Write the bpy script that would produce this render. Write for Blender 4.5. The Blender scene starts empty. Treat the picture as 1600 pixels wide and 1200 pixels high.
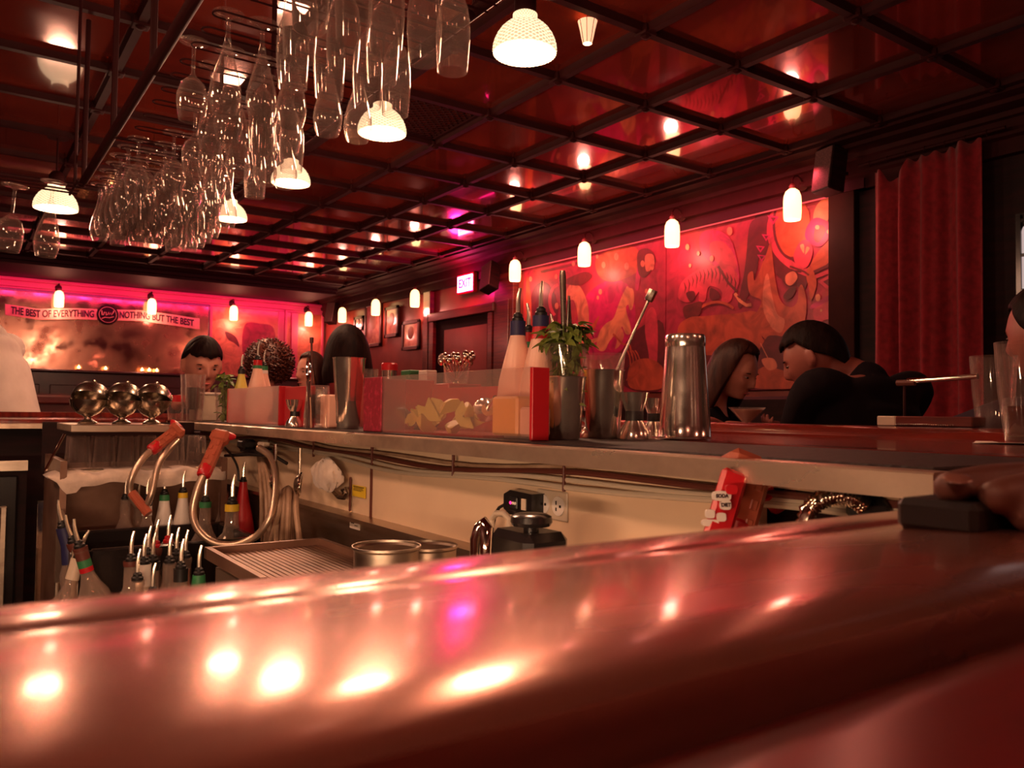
import bpy, math, random
from math import pi, sin, cos, radians, sqrt
from mathutils import Vector, Matrix, Euler
random.seed(7)
S = bpy.context.scene
COL = S.collection
CZ = 1.17                                   # camera height above the floor

# ------------------------------------------------------------------ camera
F, YAW, PIT, ROLL = 1263.0, 0.6097, 0.0360, 0.0129
fw = Vector((sin(YAW)*cos(PIT), cos(YAW)*cos(PIT), sin(PIT)))
r0 = Vector((cos(YAW), -sin(YAW), 0)); u0 = r0.cross(fw)
rt = r0*cos(ROLL)+u0*sin(ROLL); up = -r0*sin(ROLL)+u0*cos(ROLL)
cd = bpy.data.cameras.new('camera'); cam = bpy.data.objects.new('camera', cd); COL.objects.link(cam)
cam.matrix_world = Matrix(((rt.x, up.x, -fw.x, 0), (rt.y, up.y, -fw.y, 0), (rt.z, up.z, -fw.z, CZ), (0, 0, 0, 1)))
cd.sensor_width = 36; cd.lens = F/1600*36; cd.clip_start = 0.01; cd.clip_end = 60
cd.dof.use_dof = True; cd.dof.focus_distance = 1.7; cd.dof.aperture_fstop = 11.0
S.camera = cam
S.view_settings.view_transform = 'Standard'; S.view_settings.look = 'None'
S.view_settings.gamma = 1; S.view_settings.exposure = 0.7; S.view_settings.use_curve_mapping = False
# ------------------------------------------------------------------ world: almost no daylight
W = bpy.data.worlds.new('night'); S.world = W; W.use_nodes = True
W.node_tree.nodes['Background'].inputs[0].default_value = (1.0, 0.10, 0.10, 1)
W.node_tree.nodes['Background'].inputs[1].default_value = 0.05
WARM = (1.0, 0.52, 0.33)
PINK = (1.0, 0.02, 0.22)
def area_light(name, loc, rot, sx, sy, power, color):
    l = bpy.data.lights.new(name, 'AREA'); l.shape = 'RECTANGLE'; l.size = sx; l.size_y = sy
    l.energy = power; l.color = color
    o = bpy.data.objects.new(name, l); COL.objects.link(o); o.location = loc; o.rotation_euler = rot
    return o
# LED strip light under the soffits (the strips themselves are built with the mural and cornice)
area_light('mural_strip_light', (4.27, 4.75, 1.50+CZ), (0, radians(-38), 0), 0.03, 3.6, 10, (1.0, 0.10, 0.13))
area_light('cornice_strip_light', (2.0, 11.05, 1.44+CZ), (radians(72), 0, 0), 4.6, 0.05, 10, PINK)

# fill light added out of sight under the near bar to brighten the well
area_light('well_fill_light', (-.12, .385, CZ-.135), (radians(98), 0, radians(-12)), 1.1, .03, 11, (1.0, .58, .34))
def ray(px, py):
    a = (px-800)/F; b = (600-py)/F
    return fw + rt*a + up*b
def P(px, py, d): return ray(px, py)*d + Vector((0, 0, CZ))
def PX(px, py, X): r = ray(px, py); return r*(X/r.x) + Vector((0, 0, CZ))
def PY(px, py, Y): r = ray(px, py); return r*(Y/r.y) + Vector((0, 0, CZ))
def PZ(px, py, z): r = ray(px, py); return r*(z/r.z) + Vector((0, 0, CZ))

# ------------------------------------------------------------------ mesh builder
class MB:
    def __init__(s): s.v = []; s.f = []; s.m = []; s.cur = 0
    def mat(s, i): s.cur = i; return s
    def add(s, vs, fs, M=None):
        b = len(s.v)
        for v in vs:
            v = Vector(v); s.v.append(tuple(M @ v) if M else tuple(v))
        for f in fs: s.f.append(tuple(b+i for i in f)); s.m.append(s.cur)
        return s
    def box(s, c, d, M=None, bev=0.0):
        x, y, z = d[0]/2, d[1]/2, d[2]/2
        if bev <= 0:
            vs = [(c[0]+i*x, c[1]+j*y, c[2]+k*z) for i in (-1, 1) for j in (-1, 1) for k in (-1, 1)]
            fs = [(0, 1, 3, 2), (4, 6, 7, 5), (0, 4, 5, 1), (2, 3, 7, 6), (0, 2, 6, 4), (1, 5, 7, 3)]
            return s.add(vs, fs, M)
        b = min(bev, x*.95, y*.95, z*.95)
        pts = []; fs = []
        for i in (-1, 1):
            for j in (-1, 1):
                for k in (-1, 1):
                    pts += [(c[0]+i*x, c[1]+j*(y-b), c[2]+k*(z-b)), (c[0]+i*(x-b), c[1]+j*y, c[2]+k*(z-b)), (c[0]+i*(x-b), c[1]+j*(y-b), c[2]+k*z)]
        def id(i, j, k, a): return ((i > 0)*4+(j > 0)*2+(k > 0))*3+a
        for sgn in (-1, 1):
            fs.append([id(sgn, -1, -1, 0), id(sgn, 1, -1, 0), id(sgn, 1, 1, 0), id(sgn, -1, 1, 0)])
            fs.append([id(-1, sgn, -1, 1), id(1, sgn, -1, 1), id(1, sgn, 1, 1), id(-1, sgn, 1, 1)])
            fs.append([id(-1, -1, sgn, 2), id(1, -1, sgn, 2), id(1, 1, sgn, 2), id(-1, 1, sgn, 2)])
        for p in (-1, 1):
            for q in (-1, 1):
                fs.append([id(-1, p, q, 1), id(1, p, q, 1), id(1, p, q, 2), id(-1, p, q, 2)])
                fs.append([id(p, -1, q, 0), id(p, 1, q, 0), id(p, 1, q, 2), id(p, -1, q, 2)])
                fs.append([id(p, q, -1, 0), id(p, q, 1, 0), id(p, q, 1, 1), id(p, q, -1, 1)])
        for i in (-1, 1):
            for j in (-1, 1):
                for k in (-1, 1): fs.append([id(i, j, k, 0), id(i, j, k, 1), id(i, j, k, 2)])
        return s.add(pts, fs, M)
    def lathe(s, prof, n=24, M=None, bump=None):
        vs = []; fs = []
        for k, (r, z) in enumerate(prof):
            for i in range(n):
                a = 2*pi*i/n; rr = r if bump is None else r+bump(a, z, k)
                vs.append((rr*cos(a), rr*sin(a), z))
        for k in range(len(prof)-1):
            for i in range(n):
                j = (i+1) % n
                fs.append((k*n+i, k*n+j, (k+1)*n+j, (k+1)*n+i))
        if prof[0][0] > 1e-5 and prof[0] != prof[-1]: fs.append(tuple(range(n-1, -1, -1)))
        if prof[-1][0] > 1e-5 and prof[0] != prof[-1]: fs.append(tuple((len(prof)-1)*n+i for i in range(n)))
        return s.add(vs, fs, M)
    def shell(s, prof, t, n=24, M=None, bump=None):
        # thin-walled open vessel: outer profile bottom->top, wall t, closed floor
        inner = [(max(r-t, 1e-4), z+(t if k == 0 else 0)) for k, (r, z) in enumerate(prof)]
        inner[0] = (1e-4, prof[0][1]+t*1.5)
        ins = [(1e-4, prof[0][1]+t*1.5), (max(prof[0][0]-t, 1e-4), prof[0][1]+t*1.5)] + inner[1:]
        full = [(1e-4, prof[0][1])] + list(prof) + ins[::-1]
        return s.lathe(full, n, M, bump)
    def tube(s, pts, r, n=8, closed=False, M=None, ridge=0, cap=True):
        pts = [Vector(p) for p in pts]; m = len(pts)
        rr = r if hasattr(r, '__len__') else [r]*m
        vs = []; fs = []
        T0 = None; N = None
        for i, p in enumerate(pts):
            if closed: T = pts[(i+1) % m]-pts[i-1]
            else: T = pts[min(i+1, m-1)]-pts[max(i-1, 0)]
            if T.length < 1e-9: T = Vector((0, 0, 1))
            T.normalize()
            if N is None:
                N = T.cross(Vector((0, 0, 1)));
                if N.length < .1: N = T.cross(Vector((1, 0, 0)))
                N.normalize()
            else:
                N = N - T*N.dot(T)
                if N.length < 1e-6: N = T.orthogonal()
                N.normalize()
            B = T.cross(N)
            q = rr[i]*(1+(ridge if i % 2 else 0))
            for k in range(n):
                a = 2*pi*k/n; vs.append(p+N*(q*cos(a))+B*(q*sin(a)))
        for i in range(m if closed else m-1):
            j = (i+1) % m
            for k in range(n):
                l = (k+1) % n; fs.append((i*n+k, j*n+k, j*n+l, i*n+l))
        if not closed and cap: fs.append(tuple(range(n))); fs.append(tuple((m-1)*n+k for k in range(n-1, -1, -1)))
        return s.add(vs, fs, M)
    def sph(s, c, r, nu=16, nv=10, M=None):
        r = r if hasattr(r, '__len__') else (r, r, r)
        vs = []; fs = []
        for j in range(nv+1):
            t = pi*j/nv
            for i in range(nu):
                a = 2*pi*i/nu
                vs.append((c[0]+r[0]*sin(t)*cos(a), c[1]+r[1]*sin(t)*sin(a), c[2]+r[2]*cos(t)))
        for j in range(nv):
            for i in range(nu):
                k = (i+1) % nu; fs.append((j*nu+i, (j+1)*nu+i, (j+1)*nu+k, j*nu+k))
        return s.add(vs, fs, M)
    def prism(s, poly, ax, h0, h1, M=None):
        # poly in the two axes other than ax, extruded from h0 to h1
        n = len(poly)
        def mk(a, b, h): return ((h, a, b), (a, h, b), (a, b, h))[ax]
        vs = [mk(a, b, h0) for a, b in poly]+[mk(a, b, h1) for a, b in poly]
        fs = [tuple(range(n)), tuple(range(2*n-1, n-1, -1))]+[(i, (i+1) % n, n+(i+1) % n, n+i) for i in range(n)]
        return s.add(vs, fs, M)
    def build(s, name, mats, parent=None, smooth=True, loc=None, ang=35, link=True):
        me = bpy.data.meshes.new(name); me.from_pydata(s.v, [], s.f)
        for m in (mats if isinstance(mats, (list, tuple)) else [mats]): me.materials.append(m)
        me.polygons.foreach_set('material_index', s.m)
        me.validate(); me.update()
        bm_fix(me)
        if smooth:
            me.polygons.foreach_set('use_smooth', [True]*len(me.polygons)); me.set_sharp_from_angle(angle=radians(ang))
        o = bpy.data.objects.new(name, me)
        if link: COL.objects.link(o)
        if parent: o.parent = parent
        if loc is not None: o.location = loc
        return o
import bmesh
def bm_fix(me):
    b = bmesh.new(); b.from_mesh(me); bmesh.ops.remove_doubles(b, verts=b.verts, dist=1e-6)
    bmesh.ops.recalc_face_normals(b, faces=b.faces); b.to_mesh(me); b.free()
def T(*a): return Matrix.Translation(Vector(a if len(a) == 3 else a[0]))
def R(ax, deg): return Matrix.Rotation(radians(deg), 4, ax)
def frame(o, z, x=None):
    z = Vector(z).normalized(); x = Vector(x) if x is not None else z.orthogonal()
    y = z.cross(x).normalized(); x = y.cross(z)
    return Matrix(((x.x, y.x, z.x, o[0]), (x.y, y.y, z.y, o[1]), (x.z, y.z, z.z, o[2]), (0, 0, 0, 1)))

def tag(o, label=None, cat=None, group=None, kind=None):
    if label: o['label'] = label
    if cat: o['category'] = cat
    if group: o['group'] = group
    if kind: o['kind'] = kind
    return o
def thing(name, label, cat, loc=(0, 0, 0), rz=0, group=None, rot=None):
    o = bpy.data.objects.new(name, None); COL.objects.link(o); o.empty_display_size = .05
    o.location = loc; o.rotation_euler = rot if rot is not None else (0, 0, rz)
    return tag(o, label, cat, group)
def struct(o): o['kind'] = 'structure'; return o
def smooth3(pts, n=6):
    out = []
    for i in range(len(pts)-1):
        a = pts[max(i-1, 0)]; b = pts[i]; c = pts[i+1]; d = pts[min(i+2, len(pts)-1)]
        for k in range(n):
            u = k/n; out.append(.5*((2*b)+(-a+c)*u+(2*a-5*b+4*c-d)*u*u+(-a+3*b-3*c+d)*u**3))
    return out+[pts[-1]]
def dup(o, parent=None):
    c = o.copy(); COL.objects.link(c)
    if parent: c.parent = parent
    for ch in list(o.children): dup(ch, c)
    return c
def bake(o):
    dg = bpy.context.evaluated_depsgraph_get(); dg.update()
    me = bpy.data.meshes.new_from_object(o.evaluated_get(dg))
    return me
def text_mesh(txt, size, depth=0.0, bold=0.0, sx=1.0, align='CENTER', space=1.0):
    c = bpy.data.curves.new('lettering', 'FONT'); c.body = txt; c.size = size; c.extrude = depth; c.offset = bold
    c.align_x = align; c.align_y = 'CENTER'; c.space_character = space
    o = bpy.data.objects.new('lettering', c); COL.objects.link(o)
    me = bake(o); bpy.data.objects.remove(o)
    vs = [(v.co.x*sx, v.co.y, v.co.z) for v in me.vertices]; fs = [tuple(p.vertices) for p in me.polygons]
    bpy.data.meshes.remove(me); return vs, fs

# ------------------------------------------------------------------ materials
def lin(c): return tuple(((x/255)/12.92 if x/255 <= .04045 else ((x/255+.055)/1.055)**2.4) for x in c)
def mat(name, col, rough=.5, metal=0., **k):
    m = bpy.data.materials.new(name); m.use_nodes = True
    b = m.node_tree.nodes['Principled BSDF']
    b.inputs['Base Color'].default_value = (*col, 1); b.inputs['Roughness'].default_value = rough; b.inputs['Metallic'].default_value = metal
    for kk, v in k.items():
        n = {'spec': 'Specular IOR Level', 'trans': 'Transmission Weight', 'ior': 'IOR', 'coat': 'Coat Weight', 'coatr': 'Coat Roughness', 'sheen': 'Sheen Weight',
             'es': 'Emission Strength', 'sss': 'Subsurface Weight', 'alpha': 'Alpha', 'aniso': 'Anisotropic'}.get(kk)
        if n: b.inputs[n].default_value = v
    if 'ec' in k: b.inputs['Emission Color'].default_value = (*k['ec'], 1)
    return m
def noise(m, col2, scale=5., lo=.35, hi=.65, detail=4, stretch=(1, 1, 1), bump=0., rough2=None, coords='Object', dist=0.):
    nt = m.node_tree; N = nt.nodes; L = nt.links; b = N['Principled BSDF']
    tc = N.new('ShaderNodeTexCoord'); mp = N.new('ShaderNodeMapping'); mp.inputs['Scale'].default_value = stretch
    t = N.new('ShaderNodeTexNoise'); t.inputs['Scale'].default_value = scale; t.inputs['Detail'].default_value = detail; t.inputs['Distortion'].default_value = dist
    r = N.new('ShaderNodeMapRange'); r.inputs['From Min'].default_value = lo; r.inputs['From Max'].default_value = hi
    mx = N.new('ShaderNodeMix'); mx.data_type = 'RGBA'
    L.new(tc.outputs[coords], mp.inputs[0]); L.new(mp.outputs[0], t.inputs['Vector']); L.new(t.outputs['Fac'], r.inputs[0]); L.new(r.outputs[0], mx.inputs['Factor'])
    src = b.inputs['Base Color']
    if src.is_linked: L.new(src.links[0].from_socket, mx.inputs['A'])
    else: mx.inputs['A'].default_value = src.default_value
    mx.inputs['B'].default_value = (*col2, 1); L.new(mx.outputs['Result'], src)
    if bump:
        bp = N.new('ShaderNodeBump'); bp.inputs['Strength'].default_value = bump; bp.inputs['Distance'].default_value = .01
        L.new(t.outputs['Fac'], bp.inputs['Height']); L.new(bp.outputs[0], b.inputs['Normal'])
    if rough2 is not None:
        q = N.new('ShaderNodeMapRange'); q.inputs['To Min'].default_value = b.inputs['Roughness'].default_value; q.inputs['To Max'].default_value = rough2
        L.new(r.outputs[0], q.inputs[0]); L.new(q.outputs[0], b.inputs['Roughness'])
    return m
def emis(name, col, st):
    m = bpy.data.materials.new(name); m.use_nodes = True; N = m.node_tree.nodes; N.clear()
    e = N.new('ShaderNodeEmission'); e.inputs[0].default_value = (*col, 1); e.inputs[1].default_value = st
    o = N.new('ShaderNodeOutputMaterial'); m.node_tree.links.new(e.outputs[0], o.inputs[0]); return m

M = {}
M['ceil'] = noise(mat('red lacquer panel', (.30, .040, .020), .09, .25, coat=1., coatr=.04), (.20, .024, .014), 3, rough2=.16, stretch=(1, 1, 1))
M['beam'] = noise(mat('dark moulding', (.040, .006, .007), .6, spec=.15), (.03, .005, .005), 12)
M['wood'] = noise(mat('dark red wood', (.15, .022, .014), .28, coat=.6, coatr=.15), (.06, .01, .008), 4, stretch=(1, 1, 12))
M['woodH'] = noise(mat('wood rail', (.14, .018, .012), .3, coat=.5, coatr=.15), (.06, .01, .008), 6, stretch=(3, 1, 8))
M['dark'] = noise(mat('dark panelling', (.022, .004, .005), .6, spec=.2), (.010, .003, .003), 6, stretch=(1, 1, 6))
M['floor'] = noise(mat('floor boards', (.06, .02, .015), .4), (.03, .012, .01), 4, stretch=(1, 10, 1))
M['soffit'] = mat('soffit paint', (.035, .004, .010), .6, spec=.2)
M['wallred'] = noise(mat('red wall', (.30, .05, .035), .4, coat=.3, coatr=.2), (.2, .03, .02), 3)
M['pilaster'] = noise(mat('brown pilaster', (.030, .008, .005), .7, spec=.15), (.022, .006, .004), 8)
M['bar'] = noise(mat('lacquered bar wood', (.20, .022, .014), .16, coat=.8, coatr=.12), (.08, .010, .008), 5, stretch=(7, .6, 1), rough2=.26)
M['arm'] = noise(mat('armrest wood', (.10, .006, .006), .3, coat=.2, coatr=.3), (.05, .003, .004), 5, stretch=(1, 6, 1))
M['copper'] = noise(mat('worn copper bar metal', (.50, .19, .14), .20, .72, coat=.5, coatr=.10), (.32, .12, .09), 5, stretch=(1, 3, 1), rough2=.30, lo=.3, hi=.7)
M['steel'] = noise(mat('brushed stainless', (.62, .52, .42), .30, 1.), (.42, .34, .27), 9, stretch=(1, .25, 3), rough2=.45, bump=.05)
M['ledge'] = noise(mat('satin steel edge', (.84, .68, .52), .26, .8), (.52, .38, .28), 14, stretch=(1, .6, 1), rough2=.45, detail=6)
M['dull'] = noise(mat('dull stained steel', (.30, .17, .12), .4, .6), (.18, .09, .06), 7)
M['chrome'] = mat('polished steel', (.85, .78, .70), .08, 1.)
M['tin'] = noise(mat('shaker steel', (.95, .86, .76), .12, .93), (.78, .70, .62), 20, rough2=.24)
M['silver'] = noise(mat('tarnished silver', (.62, .55, .46), .18, 1.), (.2, .15, .11), 18, rough2=.35)
M['black'] = mat('black rubber', (.012, .010, .010), .45)
M['blackg'] = mat('black plastic', (.015, .012, .012), .2)
M['mat'] = noise(mat('rubber bar mat', (.022, .010, .010), .6), (.012, .006, .006), 60, bump=.4)
M['cream'] = noise(noise(mat('stained cream board', (.82, .62, .43), .45), (.70, .52, .36), 3), (.48, .32, .20), 9, lo=.66, hi=.85)
M['towel'] = noise(mat('white bar towel', (.75, .62, .52), .9, sheen=.3), (.6, .48, .4), 30, bump=.3)
M['glass'] = mat('clear glass', (.97, .93, .90), .02, 0, trans=1., ior=1.45)
M['acryl'] = mat('scuffed acrylic', (.95, .85, .80), .22, 0, trans=1., ior=1.2)
M['cloth_w'] = noise(mat('white shirt cotton', (.82, .72, .66), .85), (.7, .6, .54), 9, bump=.2)
M['cloth_b'] = mat('black cotton', (.009, .005, .007), .9, spec=.1)
M['cloth_n'] = mat('navy jacket', (.022, .012, .022), .85, spec=.15)
M['skin'] = mat('skin', (.52, .22, .16), .5, sss=.05)
M['skin2'] = mat('tan skin', (.27, .075, .055), .5, sss=.05)
M['lip'] = mat('lips', (.45, .08, .07), .4)
M['eye'] = mat('eye white', (.35, .25, .22), .3)
M['hair'] = noise(mat('black hair', (.006, .002, .002), .6, spec=.08), (.014, .005, .004), 60, stretch=(1, 1, .2), bump=.4)
M['hairb'] = noise(mat('brown hair', (.018, .004, .003), .5, spec=.15), (.04, .010, .006), 50, stretch=(1, 1, .15), bump=.4)
M['curtain'] = noise(mat('red velvet', (.30, .010, .020), .9, sheen=.15), (.2, .006, .012), 30)
M['redp'] = mat('red plastic', (.55, .012, .02), .3)
M['gun'] = mat('amber translucent plastic', (.62, .16, .09), .25, 0, trans=.35, ior=1.4)
M['hose'] = mat('braided steel hose', (.66, .50, .38), .33, .85)
M['tanhose'] = noise(mat('tan beverage line', (.46, .30, .20), .5), (.3, .18, .11), 20)
M['white'] = mat('white plastic', (.8, .74, .68), .4)
M['ivory'] = mat('ivory plastic', (.62, .52, .40), .4)
M['yellow'] = mat('yellow tape', (.75, .52, .03), .5)
M['green'] = mat('green tape', (.03, .20, .07), .5)
M['blue'] = mat('dark blue tape', (.02, .02, .08), .5)
M['orangej'] = mat('citrus juice', (.85, .42, .10), .35, sss=.0)
M['lime'] = mat('lime juice', (.62, .52, .10), .35)
M['pinkj'] = mat('pale pink juice', (.85, .50, .38), .35)
M['mint'] = noise(mat('mint leaf', (.20, .26, .04), .5), (.09, .13, .02), 40)
M['peel'] = noise(mat('lemon peel', (.80, .62, .08), .45), (.7, .5, .1), 20)
M['red'] = mat('red paint', (.50, .012, .02), .35)
M['redglit'] = noise(mat('red glitter board', (.28, .012, .03), .5), (.5, .03, .08), 90, lo=.5, hi=.7)
M['cork'] = mat('brown stopper', (.12, .03, .02), .5)
M['paper'] = mat('paper', (.72, .62, .54), .8)
M['ink'] = mat('dark print', (.03, .008, .01), .6)
M['banner'] = noise(mat('banner cloth', (.80, .42, .28), .7), (.70, .34, .22), 6)
M['mirror'] = noise(mat('antique mirror', (.52, .28, .20), .05, .9), (.20, .06, .04), 3.5, lo=.35, hi=.75, rough2=.40, detail=9)
M['booth'] = noise(mat('booth wood', (.09, .008, .008), .35, coat=.3, coatr=.2), (.05, .005, .005), 6)
M['pinkwood'] = mat('cornice paint', (.55, .08, .16), .35)
M['frameb'] = mat('picture frame', (.05, .012, .01), .35)
M['picture'] = noise(mat('old print', (.62, .30, .20), .25, coat=.8, coatr=.05), (.40, .14, .10), 14, detail=6)
M['speaker'] = noise(mat('speaker grille', (.22, .10, .10), .7), (.10, .05, .05), 220, lo=.45, hi=.55)
M['grille'] = noise(mat('vent grille', (.10, .02, .015), .5), (.03, .008, .006), 200)
M['pane'] = emis('night window light', (.62, .45, .42), .55)
M['exitw'] = emis('exit sign glow', (1.0, .12, .30), 14)
M['exitr'] = emis('exit sign letters', (1.0, .02, .16), 2.2)
M['candle'] = emis('candle flame', (1.0, .42, .12), 14)
M['led'] = emis('led strip', (1.0, .08, .08), .8)
M['ledp'] = emis('pink led strip', PINK, 5)
M['bulb'] = emis('lamp bulb', (1.0, .62, .30), 26)
def lit_glass(name, col, st):
    m = mat(name, (.85, .72, .5), .25); b = m.node_tree.nodes['Principled BSDF']
    b.inputs['Emission Color'].default_value = (*col, 1); b.inputs['Emission Strength'].default_value = st
    return m
M['shade'] = lit_glass('prismatic lamp glass', (1.0, .72, .42), 1.1)
def facets(m, st):
    # the cut diamond facets of the lamp glass, tied to the shade's own shape
    N = m.node_tree.nodes; L = m.node_tree.links; b = N['Principled BSDF']
    tc = N.new('ShaderNodeTexCoord'); sp = N.new('ShaderNodeSeparateXYZ'); L.new(tc.outputs['Object'], sp.inputs[0])
    def mth(op, a, c=None, c2=None):
        n = N.new('ShaderNodeMath'); n.operation = op
        for i, v in enumerate([a, c, c2]):
            if v is None: continue
            if isinstance(v, (int, float)): n.inputs[i].default_value = v
            else: L.new(v, n.inputs[i])
        return n.outputs[0]
    an = mth('ARCTAN2', sp.outputs['Y'], sp.outputs['X'])
    p = mth('SINE', mth('MULTIPLY_ADD', an, 14, mth('MULTIPLY', sp.outputs['Z'], 260)))
    q = mth('SINE', mth('SUBTRACT', mth('MULTIPLY', an, 14), mth('MULTIPLY', sp.outputs['Z'], 260)))
    pat = mth('POWER', mth('MAXIMUM', mth('ABSOLUTE', p), mth('ABSOLUTE', q)), 6)
    r = N.new('ShaderNodeMapRange'); r.inputs['From Min'].default_value = .1; r.inputs['To Min'].default_value = st*.42; r.inputs['To Max'].default_value = st*1.15
    L.new(pat, r.inputs[0]); L.new(r.outputs[0], b.inputs['Emission Strength'])
facets(M['shade'], 1.0)
M['sconceg'] = lit_glass('frosted sconce glass', (1.0, .55, .22), 2.2)
def thin_glass(name, tint, haze=.05, rough=.04):
    m = bpy.data.materials.new(name); m.use_nodes = True; N = m.node_tree.nodes; L = m.node_tree.links; N.clear()
    tr = N.new('ShaderNodeBsdfTransparent'); tr.inputs[0].default_value = (*tint, 1)
    gl = N.new('ShaderNodeBsdfGlossy'); gl.inputs['Roughness'].default_value = rough; gl.inputs[0].default_value = (1, .96, .93, 1)
    df = N.new('ShaderNodeBsdfTranslucent'); df.inputs[0].default_value = (1, .86, .78, 1); d2 = N.new('ShaderNodeBsdfDiffuse'); d2.inputs[0].default_value = (1, .86, .78, 1)
    dm = N.new('ShaderNodeMixShader'); L.new(df.outputs[0], dm.inputs[1]); L.new(d2.outputs[0], dm.inputs[2])
    ed = N.new('ShaderNodeMixShader'); ed.inputs[0].default_value = .22; L.new(gl.outputs[0], ed.inputs[1]); L.new(dm.outputs[0], ed.inputs[2])
    fr = N.new('ShaderNodeLayerWeight'); fr.inputs[0].default_value = .5
    pw = N.new('ShaderNodeMath'); pw.operation = 'POWER'; pw.inputs[1].default_value = 2.6
    ad = N.new('ShaderNodeMath'); ad.operation = 'MULTIPLY_ADD'; ad.inputs[1].default_value = .75; ad.inputs[2].default_value = .035
    m1 = N.new('ShaderNodeMixShader'); m2 = N.new('ShaderNodeMixShader'); m1.inputs[0].default_value = haze
    o = N.new('ShaderNodeOutputMaterial')
    L.new(tr.outputs[0], m1.inputs[1]); L.new(dm.outputs[0], m1.inputs[2])
    L.new(fr.outputs['Facing'], pw.inputs[0]); L.new(pw.outputs[0], ad.inputs[0]); L.new(ad.outputs[0], m2.inputs[0]); L.new(m1.outputs[0], m2.inputs[1]); L.new(ed.outputs[0], m2.inputs[2]); L.new(m2.outputs[0], o.inputs[0])
    return m
M['glass'] = thin_glass('clear glass', (.98, .95, .94), .02)
M['acryl'] = thin_glass('scuffed acrylic', (.94, .88, .86), .07, .3)
M['bglass'] = thin_glass('bottle glass', (.93, .88, .84), .11)
M['spout'] = mat('pour spout steel', (.95, .84, .70), .22, .85)
# ================================================================== SETTING
H = 1.69+CZ; XW = 4.60; YB = 11.5
def plane_box(name, c, d, m, bev=0): return struct(MB().box(c, d, None, bev).build(name, m, smooth=False))
plane_box('floor', (1, 4.5, -.05), (9, 16, .1), M['floor'])
plane_box('ceiling', (.8, 4.4, H+.03), (8.4, 15.4, .06), M['ceil'])
plane_box('wall_mural', (XW+.06, 4.5, H/2), (.1, 15.4, H), M['wallred'])
plane_box('wall_back', (.8, YB+.05, H/2), (8.4, .1, H), M['wallred'])
plane_box('wall_left', (-3.2, 4.4, H/2), (.1, 15.4, H), M['wood'])
plane_box('wall_rear', (.8, -3.0, H/2), (8.4, .1, H), M['wood'])
# ceiling lattice: 0.61 m squares with a square boss at each crossing
b = MB()
gx = [(1.449+.3573*i)*1.69 for i in range(-11, 4)]
gy = [(1.4919+.3655*j)*1.69 for j in range(-8, 13)]
x0, x1, y0, y1 = -3.1, gx[-1]+.02, -2.9, gy[-1]+.02
for x in gx:
    b.prism([(x-.026, H), (x-.018, H-.022), (x-.018, H-.034), (x+.018, H-.034), (x+.018, H-.022), (x+.026, H)], 1, y0, y1)
for y in gy:
    b.prism([(y-.026, H), (y-.018, H-.022), (y-.018, H-.033), (y+.018, H-.033), (y+.018, H-.022), (y+.026, H)], 0, x0, x1)
for x in gx:
    for y in gy:
        b.box((x, y, H-.02), (.075, .075, .04), None, .006); b.sph((x, y, H-.040), (.022, .022, .012), 8, 5)
struct(b.build('trim_1', M['beam'], ang=30))
# plain border and crown moulding along the mural wall and back wall
prof = [(0, 0), (.02, 0), (.02, -.05), (.10, -.055), (.11, -.075), (.20, -.085), (.21, -.11), (.24, -.115), (.24, -.20), (.27, -.21), (.27, -.29), (.34, -.29), (.34, 0)]
b = MB(); xo = gx[-1]+.012
b.prism([(xo+p[0], H+p[1]) for p in prof[:-2]]+[(XW, H-.29), (XW, H)], 1, -2.9, YB-.02)
struct(b.build('trim_2', M['beam'], ang=25))
b = MB(); b.prism([(gy[-1]+.012+p[0]*1.3, H+p[1]*.42) for p in prof[:-2]]+[(YB, H-.122), (YB, H)], 0, -3.1, xo)
struct(b.build('trim_3', M['soffit'], ang=25))
# flat soffit band above the mural
plane_box('trim_4', (XW-.02, 4.65, 1.43+CZ), (.10, 3.75, .06), M['soffit'])
# pilasters
for n, (ya, yb, pr) in enumerate([(2.84, 3.02, .07), (6.50, 6.84, .06), (8.18, 8.34, .06)]):
    bb = MB().box((XW-pr/2, (ya+yb)/2, (H-.29)/2), (pr, yb-ya, H-.29), None, .004)
    if n: bb.box((XW-pr-.01, (ya+yb)/2, .1), (.03, yb-ya+.02, .2)); bb.box((XW-pr-.006, (ya+yb)/2, 1.3), (.012, (yb-ya)*.6, 2.0), None, .004)
    struct(bb.build('trim_%d' % (5+n), M['pilaster'] if n == 0 else M['wood'], ang=25))
# dark wall beside and behind the curtain, with a window
plane_box('wall_right', (XW-.015, -.1, H/2-.15), (.03, 5.86, H-.3), M['dark'])
pw = PX(1592, 345, XW-.05)
wy1 = pw.y; wz1 = pw.z; wz0 = PX(1592, 560, XW-.05).z; wy0 = wy1-.62
fr = MB(); pn = MB()
# pointed-arch leaded window: panes with arched head row
for k in range(3):
    for r_ in range(4):
        ya = wy1-.20*k-.185; yb_ = wy1-.20*k-.012
        hh = (wz1-wz0)/3.9; zb = wz1-hh*(r_+1)+.012; zt = wz1-hh*r_-.006
        if r_ == 0:
            pts = [(ya, zb)]+[((ya+yb_)/2+(yb_-ya)/2*cos(t*pi/8+pi), zt-.05+.05*abs(sin(t*pi/8))) for t in range(0, 9)]+[(yb_, zb)]
        else: pts = [(ya, zb), (ya, zt), (yb_, zt), (yb_, zb)]
        pn.prism(pts, 0, XW-.050, XW-.044)
win = fr.box((XW-.036, (wy0+wy1)/2, (wz0+wz1)/2), (.012, .66, wz1-wz0+.08))
for k in range(4): fr.box((XW-.048, wy1-.20*k, (wz0+wz1)/2), (.02, .02, wz1-wz0+.06))
for r_ in range(5): fr.box((XW-.047, (wy0+wy1)/2, wz1-hh*r_), (.016, .64, .014))
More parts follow.
